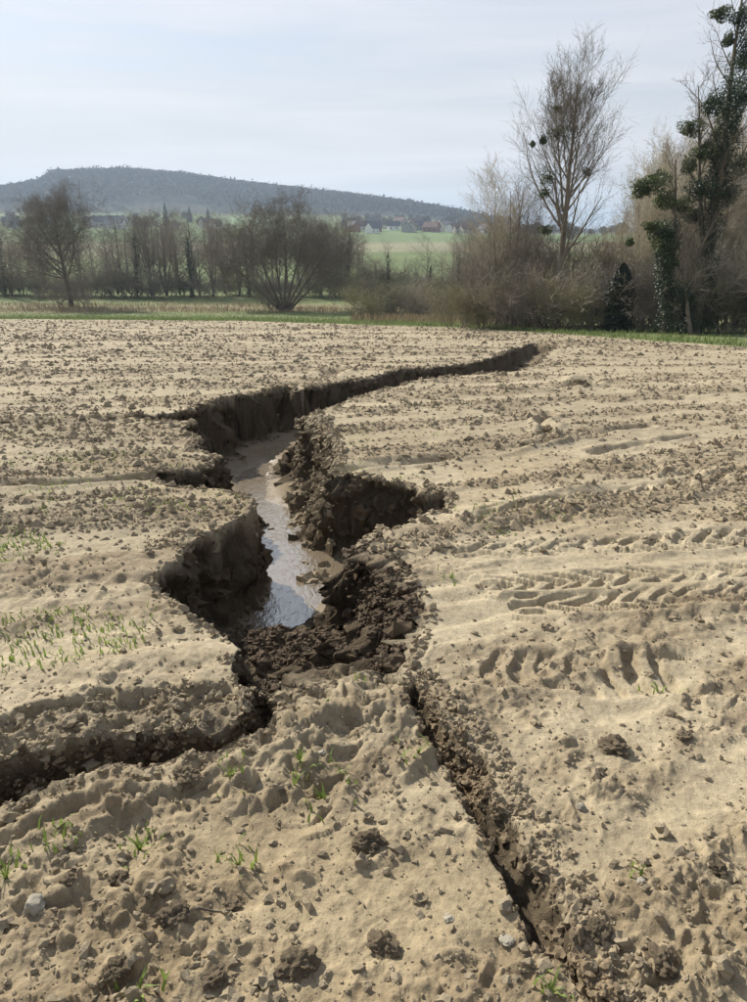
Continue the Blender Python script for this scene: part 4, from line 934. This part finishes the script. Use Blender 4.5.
# scattered trees and hedges of the village and the slopes
fart = []
for i in range(3):
    R = random.Random(700+i); g = Geo(); tg = Geo()
    tg.tube([Vector((0, 0, 0)), Vector((.1, 0, 3)), Vector((0, .1, 6))], [.35, .25, .1], 5)
    for k in range(420):
        d = Vector((R.gauss(0, 1), R.gauss(0, 1), R.gauss(0, 1))).normalized()*(R.random()**.5); g.leaf(Vector((d.x*3.6, d.y*3.6, 5.5+d.z*3.8)), .55*R.uniform(.5, 1.2), R)
    e = empty('village_tree'); tg.obj('trunk', M['bark'], e); g.obj('crown', M['fartree'], e, False); tag(e, 'x', 'tree'); fart.append(e)
R = random.Random(720)
for i in range(90):
    px = R.uniform(345, 500) if i < 60 else R.uniform(0, 235); r = R.uniform(700, 980) if i < 60 else R.uniform(700, 1050); l = on_land(px, r); s = R.uniform(.6, 1.3); wh = 'on the right' if i < 60 else 'on the left'
    copy_tree(fart[i % 3], l, R.uniform(0, 6), (s*1.2, s*1.2, s), 'small distant bare tree among the hillside houses '+wh, 'distant trees among the houses '+wh)
for i in range(26):
    px = R.uniform(480, 680); r = R.uniform(400, 1100); l = on_land(px, r); s = R.uniform(.6, 1.2); copy_tree(fart[i % 3], l, R.uniform(0, 6), (s*1.4, s*1.4, s), 'distant bare tree in the valley beyond the hedge', 'distant trees beyond the hedge')
for e in fart:
    for ch in list(e.children): bpy.data.objects.remove(ch)
    bpy.data.objects.remove(e)
for px, r, h, lb in ((183, 760, 19, 'dark conifer standing out below the wooded hill on the left'), (205, 850, 15, 'smaller dark conifer right of the tallest conifer'), (222, 860, 14, 'dark conifer just left of the wide meadow tree crown')):
    l = on_land(px, r); e = empty('conifer', l); g = Geo(); R = random.Random(px)
    for k in range(900):
        z = R.random(); q = (1-z)**.8*h*.19*(R.random()**.4)*(1+.3*math.sin(z*40)); an = R.uniform(0, 6.28); g.leaf(Vector((math.cos(an)*q, math.sin(an)*q, 1+z*h)), .8*R.uniform(.5, 1.2), R)
    g.obj('crown', M['conifer'], e, False); g = Geo(); g.tube([Vector((0, 0, 0)), Vector((0, 0, h*.6))], [.4, .2], 6); g.obj('trunk', M['bark'], e); tag(e, lb, 'conifer')
wallc = {'white': (.80, .78, .74), 'cream': (.62, .56, .45), 'brick': (.26, .13, .09), 'grey': (.32, .30, .28)}
roofc = {'slate': (.085, .085, .10), 'brown': (.14, .085, .06), 'red': (.17, .095, .075)}
for k, v in wallc.items(): M['w'+k] = mat('wall_'+k, v, vary=.12, nscale=1, rough=.9)
for k, v in roofc.items(): M['r'+k] = mat('roof_'+k, v, vary=.2, nscale=1, rough=.8)
M['pane'] = mat('window_pane', (.05, .055, .06), vary=.1, rough=.15)
def prism_box(x0, x1, y0, y1, z0, z1):
    V = [(x0,y0,z0),(x1,y0,z0),(x1,y1,z0),(x0,y1,z0),(x0,y0,z1),(x1,y0,z1),(x1,y1,z1),(x0,y1,z1)]
    return V, [(0,3,2,1),(4,5,6,7),(0,1,5,4),(1,2,6,5),(2,3,7,6),(3,0,4,7)]
def house(loc, L, W, h, rh, rz, wc, rc, label, group):
    e = empty('house', loc, rz)
    V = [(-L/2,-W/2,-1.5),(L/2,-W/2,-1.5),(L/2,W/2,-1.5),(-L/2,W/2,-1.5),(-L/2,-W/2,h),(L/2,-W/2,h),(L/2,W/2,h),(-L/2,W/2,h),(-L/2,0,h+rh-.15),(L/2,0,h+rh-.15)]
    me = bpy.data.meshes.new('wall'); me.from_pydata(V, [], [(0,1,5,4),(1,2,6,9,5),(2,3,7,6),(3,0,4,8,7)]); link('wall', me, M['w'+wc], e)
    o = .5; t_ = .25; k = rh/(W/2)
    V = []
    for sx in (-1, 1):
        X_ = sx*(L/2+o); V += [(X_, -W/2-o, h-o*k), (X_, 0, h+rh), (X_, W/2+o, h-o*k), (X_, W/2+o, h-o*k+t_), (X_, 0, h+rh+t_), (X_, -W/2-o, h-o*k+t_)]
    F = [(0,1,7,6),(1,2,8,7),(2,3,9,8),(3,4,10,9),(4,5,11,10),(5,0,6,11),(0,5,4,1),(1,4,3,2),(6,7,10,11),(7,8,9,10)]
    me = bpy.data.meshes.new('roof'); me.from_pydata(V, [], F); rf = link('roof', me, M['r'+rc], e)
    V, F = prism_box(L*.3-.4, L*.3+.4, -.35, .35, h+rh-.6, h+rh+1.1); me = bpy.data.meshes.new('chimney'); me.from_pydata(V, [], F); link('chimney', me, M['wbrick'], rf)
    nw = max(2, int(L/4))
    for i in range(nw):
        x = -L/2+(i+.5)*L/nw; V, F = prism_box(x-.55, x+.55, -W/2-.04, -W/2+.05, 1.0, 2.3); me = bpy.data.meshes.new('window'); me.from_pydata(V, [], F); link('window', me, M['pane'], e)
    V, F = prism_box(L/2-.05, L/2+.04, -.5, .5, 1.0, 2.4); me = bpy.data.meshes.new('window'); me.from_pydata(V, [], F); link('window', me, M['pane'], e)
    tag(e, label, 'house', group)
HS = [(352,960,'grey','slate'),(362,930,'white','brown'),(372,905,'white','slate'),(384,950,'cream','slate'),(392,935,'white','slate'),(398,985,'grey','brown'),(408,960,'cream','slate'),(415,1000,'white','slate'),
      (420,945,'grey','slate'),(427,925,'brick','red'),(433,940,'cream','brown'),(440,980,'white','slate'),(446,935,'white','slate'),(452,955,'grey','brown'),(460,925,'cream','red'),(468,950,'white','slate'),(404,915,'grey','slate'),(476,940,'grey','slate'),
      (112,980,'cream','slate'),(145,1010,'white','slate'),(160,990,'grey','brown'),(172,1000,'cream','slate'),(228,960,'white','brown'),(40,980,'grey','slate'),(85,1000,'cream','brown')]
R = random.Random(801)
HS += [(R.uniform(345, 478), R.uniform(912, 1010), R.choice(['grey', 'cream', 'white', 'grey', 'brick']), R.choice(['slate', 'brown', 'slate'])) for _ in range(16)]
HS += [(R.uniform(-5, 236), R.uniform(930, 1060), R.choice(['grey', 'cream', 'white', 'grey']), R.choice(['slate', 'brown'])) for _ in range(10)]
R = random.Random(800)
for i, (px, r, wc, rc) in enumerate(HS):
    r = 630 + (r-905)*2.0 if px > 300 else r-230
    l = on_land(px, r); sd = 'village' if px > 300 else 'hamlet on the left'
    lb = f'{wc} walled house with {rc} roof in the distant {sd}'
    house(l, R.uniform(9, 14), R.uniform(7, 8.5), R.uniform(3.4, 5), R.uniform(3, 4), R.uniform(-.6, .6)+(1.57 if R.random() < .35 else 0), wc, rc, lb, 'houses of the '+sd)
house(on_land(130, 790), 30, 9, 4.2, 4, .1, 'white', 'slate', 'long white farmhouse with slate roof below the wooded hill', 'houses of the hamlet on the left')
# pale long shed seen above the hedge right of the poplar
house(on_land(607, 330), 19, 8, 2.6, 1.6, .15, 'cream', 'brown', 'long low pale shed behind the hedge right of the poplar', None)

# ------------------------------------------------------------------ labels: tell repeats apart by their order from the left
ORD = ['first', 'second', 'third', 'fourth', 'fifth', 'sixth', 'seventh', 'eighth', 'ninth', 'tenth', 'eleventh', 'twelfth', 'thirteenth', 'fourteenth', 'fifteenth', 'sixteenth', 'seventeenth', 'eighteenth', 'nineteenth', 'twentieth']
by = {}
for o in col.objects:
    if o.parent is None and 'label' in o and 'distant' not in o['label']: by.setdefault(o['label'], []).append(o)
for lb, os_ in by.items():
    if len(os_) > 1:
        os_.sort(key=lambda o: o.location.x/max(o.location.y, 1))
        for i, o in enumerate(os_): o['label'] = lb + ', ' + (ORD[i] if i < len(ORD) else 'last') + ' from the left'
by = {}
for o in col.objects:
    if o.parent is None and o.get('category') == 'house': by.setdefault(o['label'], []).append(o)
for lb, os_ in by.items():
    if len(os_) > 1:
        os_.sort(key=lambda o: o.location.x/max(o.location.y, 1))
        for i, o in enumerate(os_): o['label'] = lb + ', ' + ORD[i] + ' from left'

# ------------------------------------------------------------------ air
hv = bpy.data.materials.new('haze'); hv.use_nodes = True; t = hv.node_tree; t.nodes.clear()
o_ = N(t, 'ShaderNodeOutputMaterial'); pv = N(t, 'ShaderNodeVolumePrincipled'); pv.inputs['Density'].default_value = .00028; pv.inputs['Color'].default_value = (.66, .82, 1, 1); pv.inputs['Anisotropy'].default_value = 0.2
t.links.new(pv.outputs[0], o_.inputs['Volume'])
V, F = prism_box(-9500, 9500, -9500, 9500, -12, 190)
me = bpy.data.meshes.new('haze'); me.from_pydata(V, [], F); tag(link('haze', me, hv), kind='stuff')
print('tris', sum(sum(len(p.vertices)-2 for p in m_.polygons) if len(m_.polygons) < 5000 else len(m_.loops)-2*len(m_.polygons) for m_ in bpy.data.meshes if m_.users))
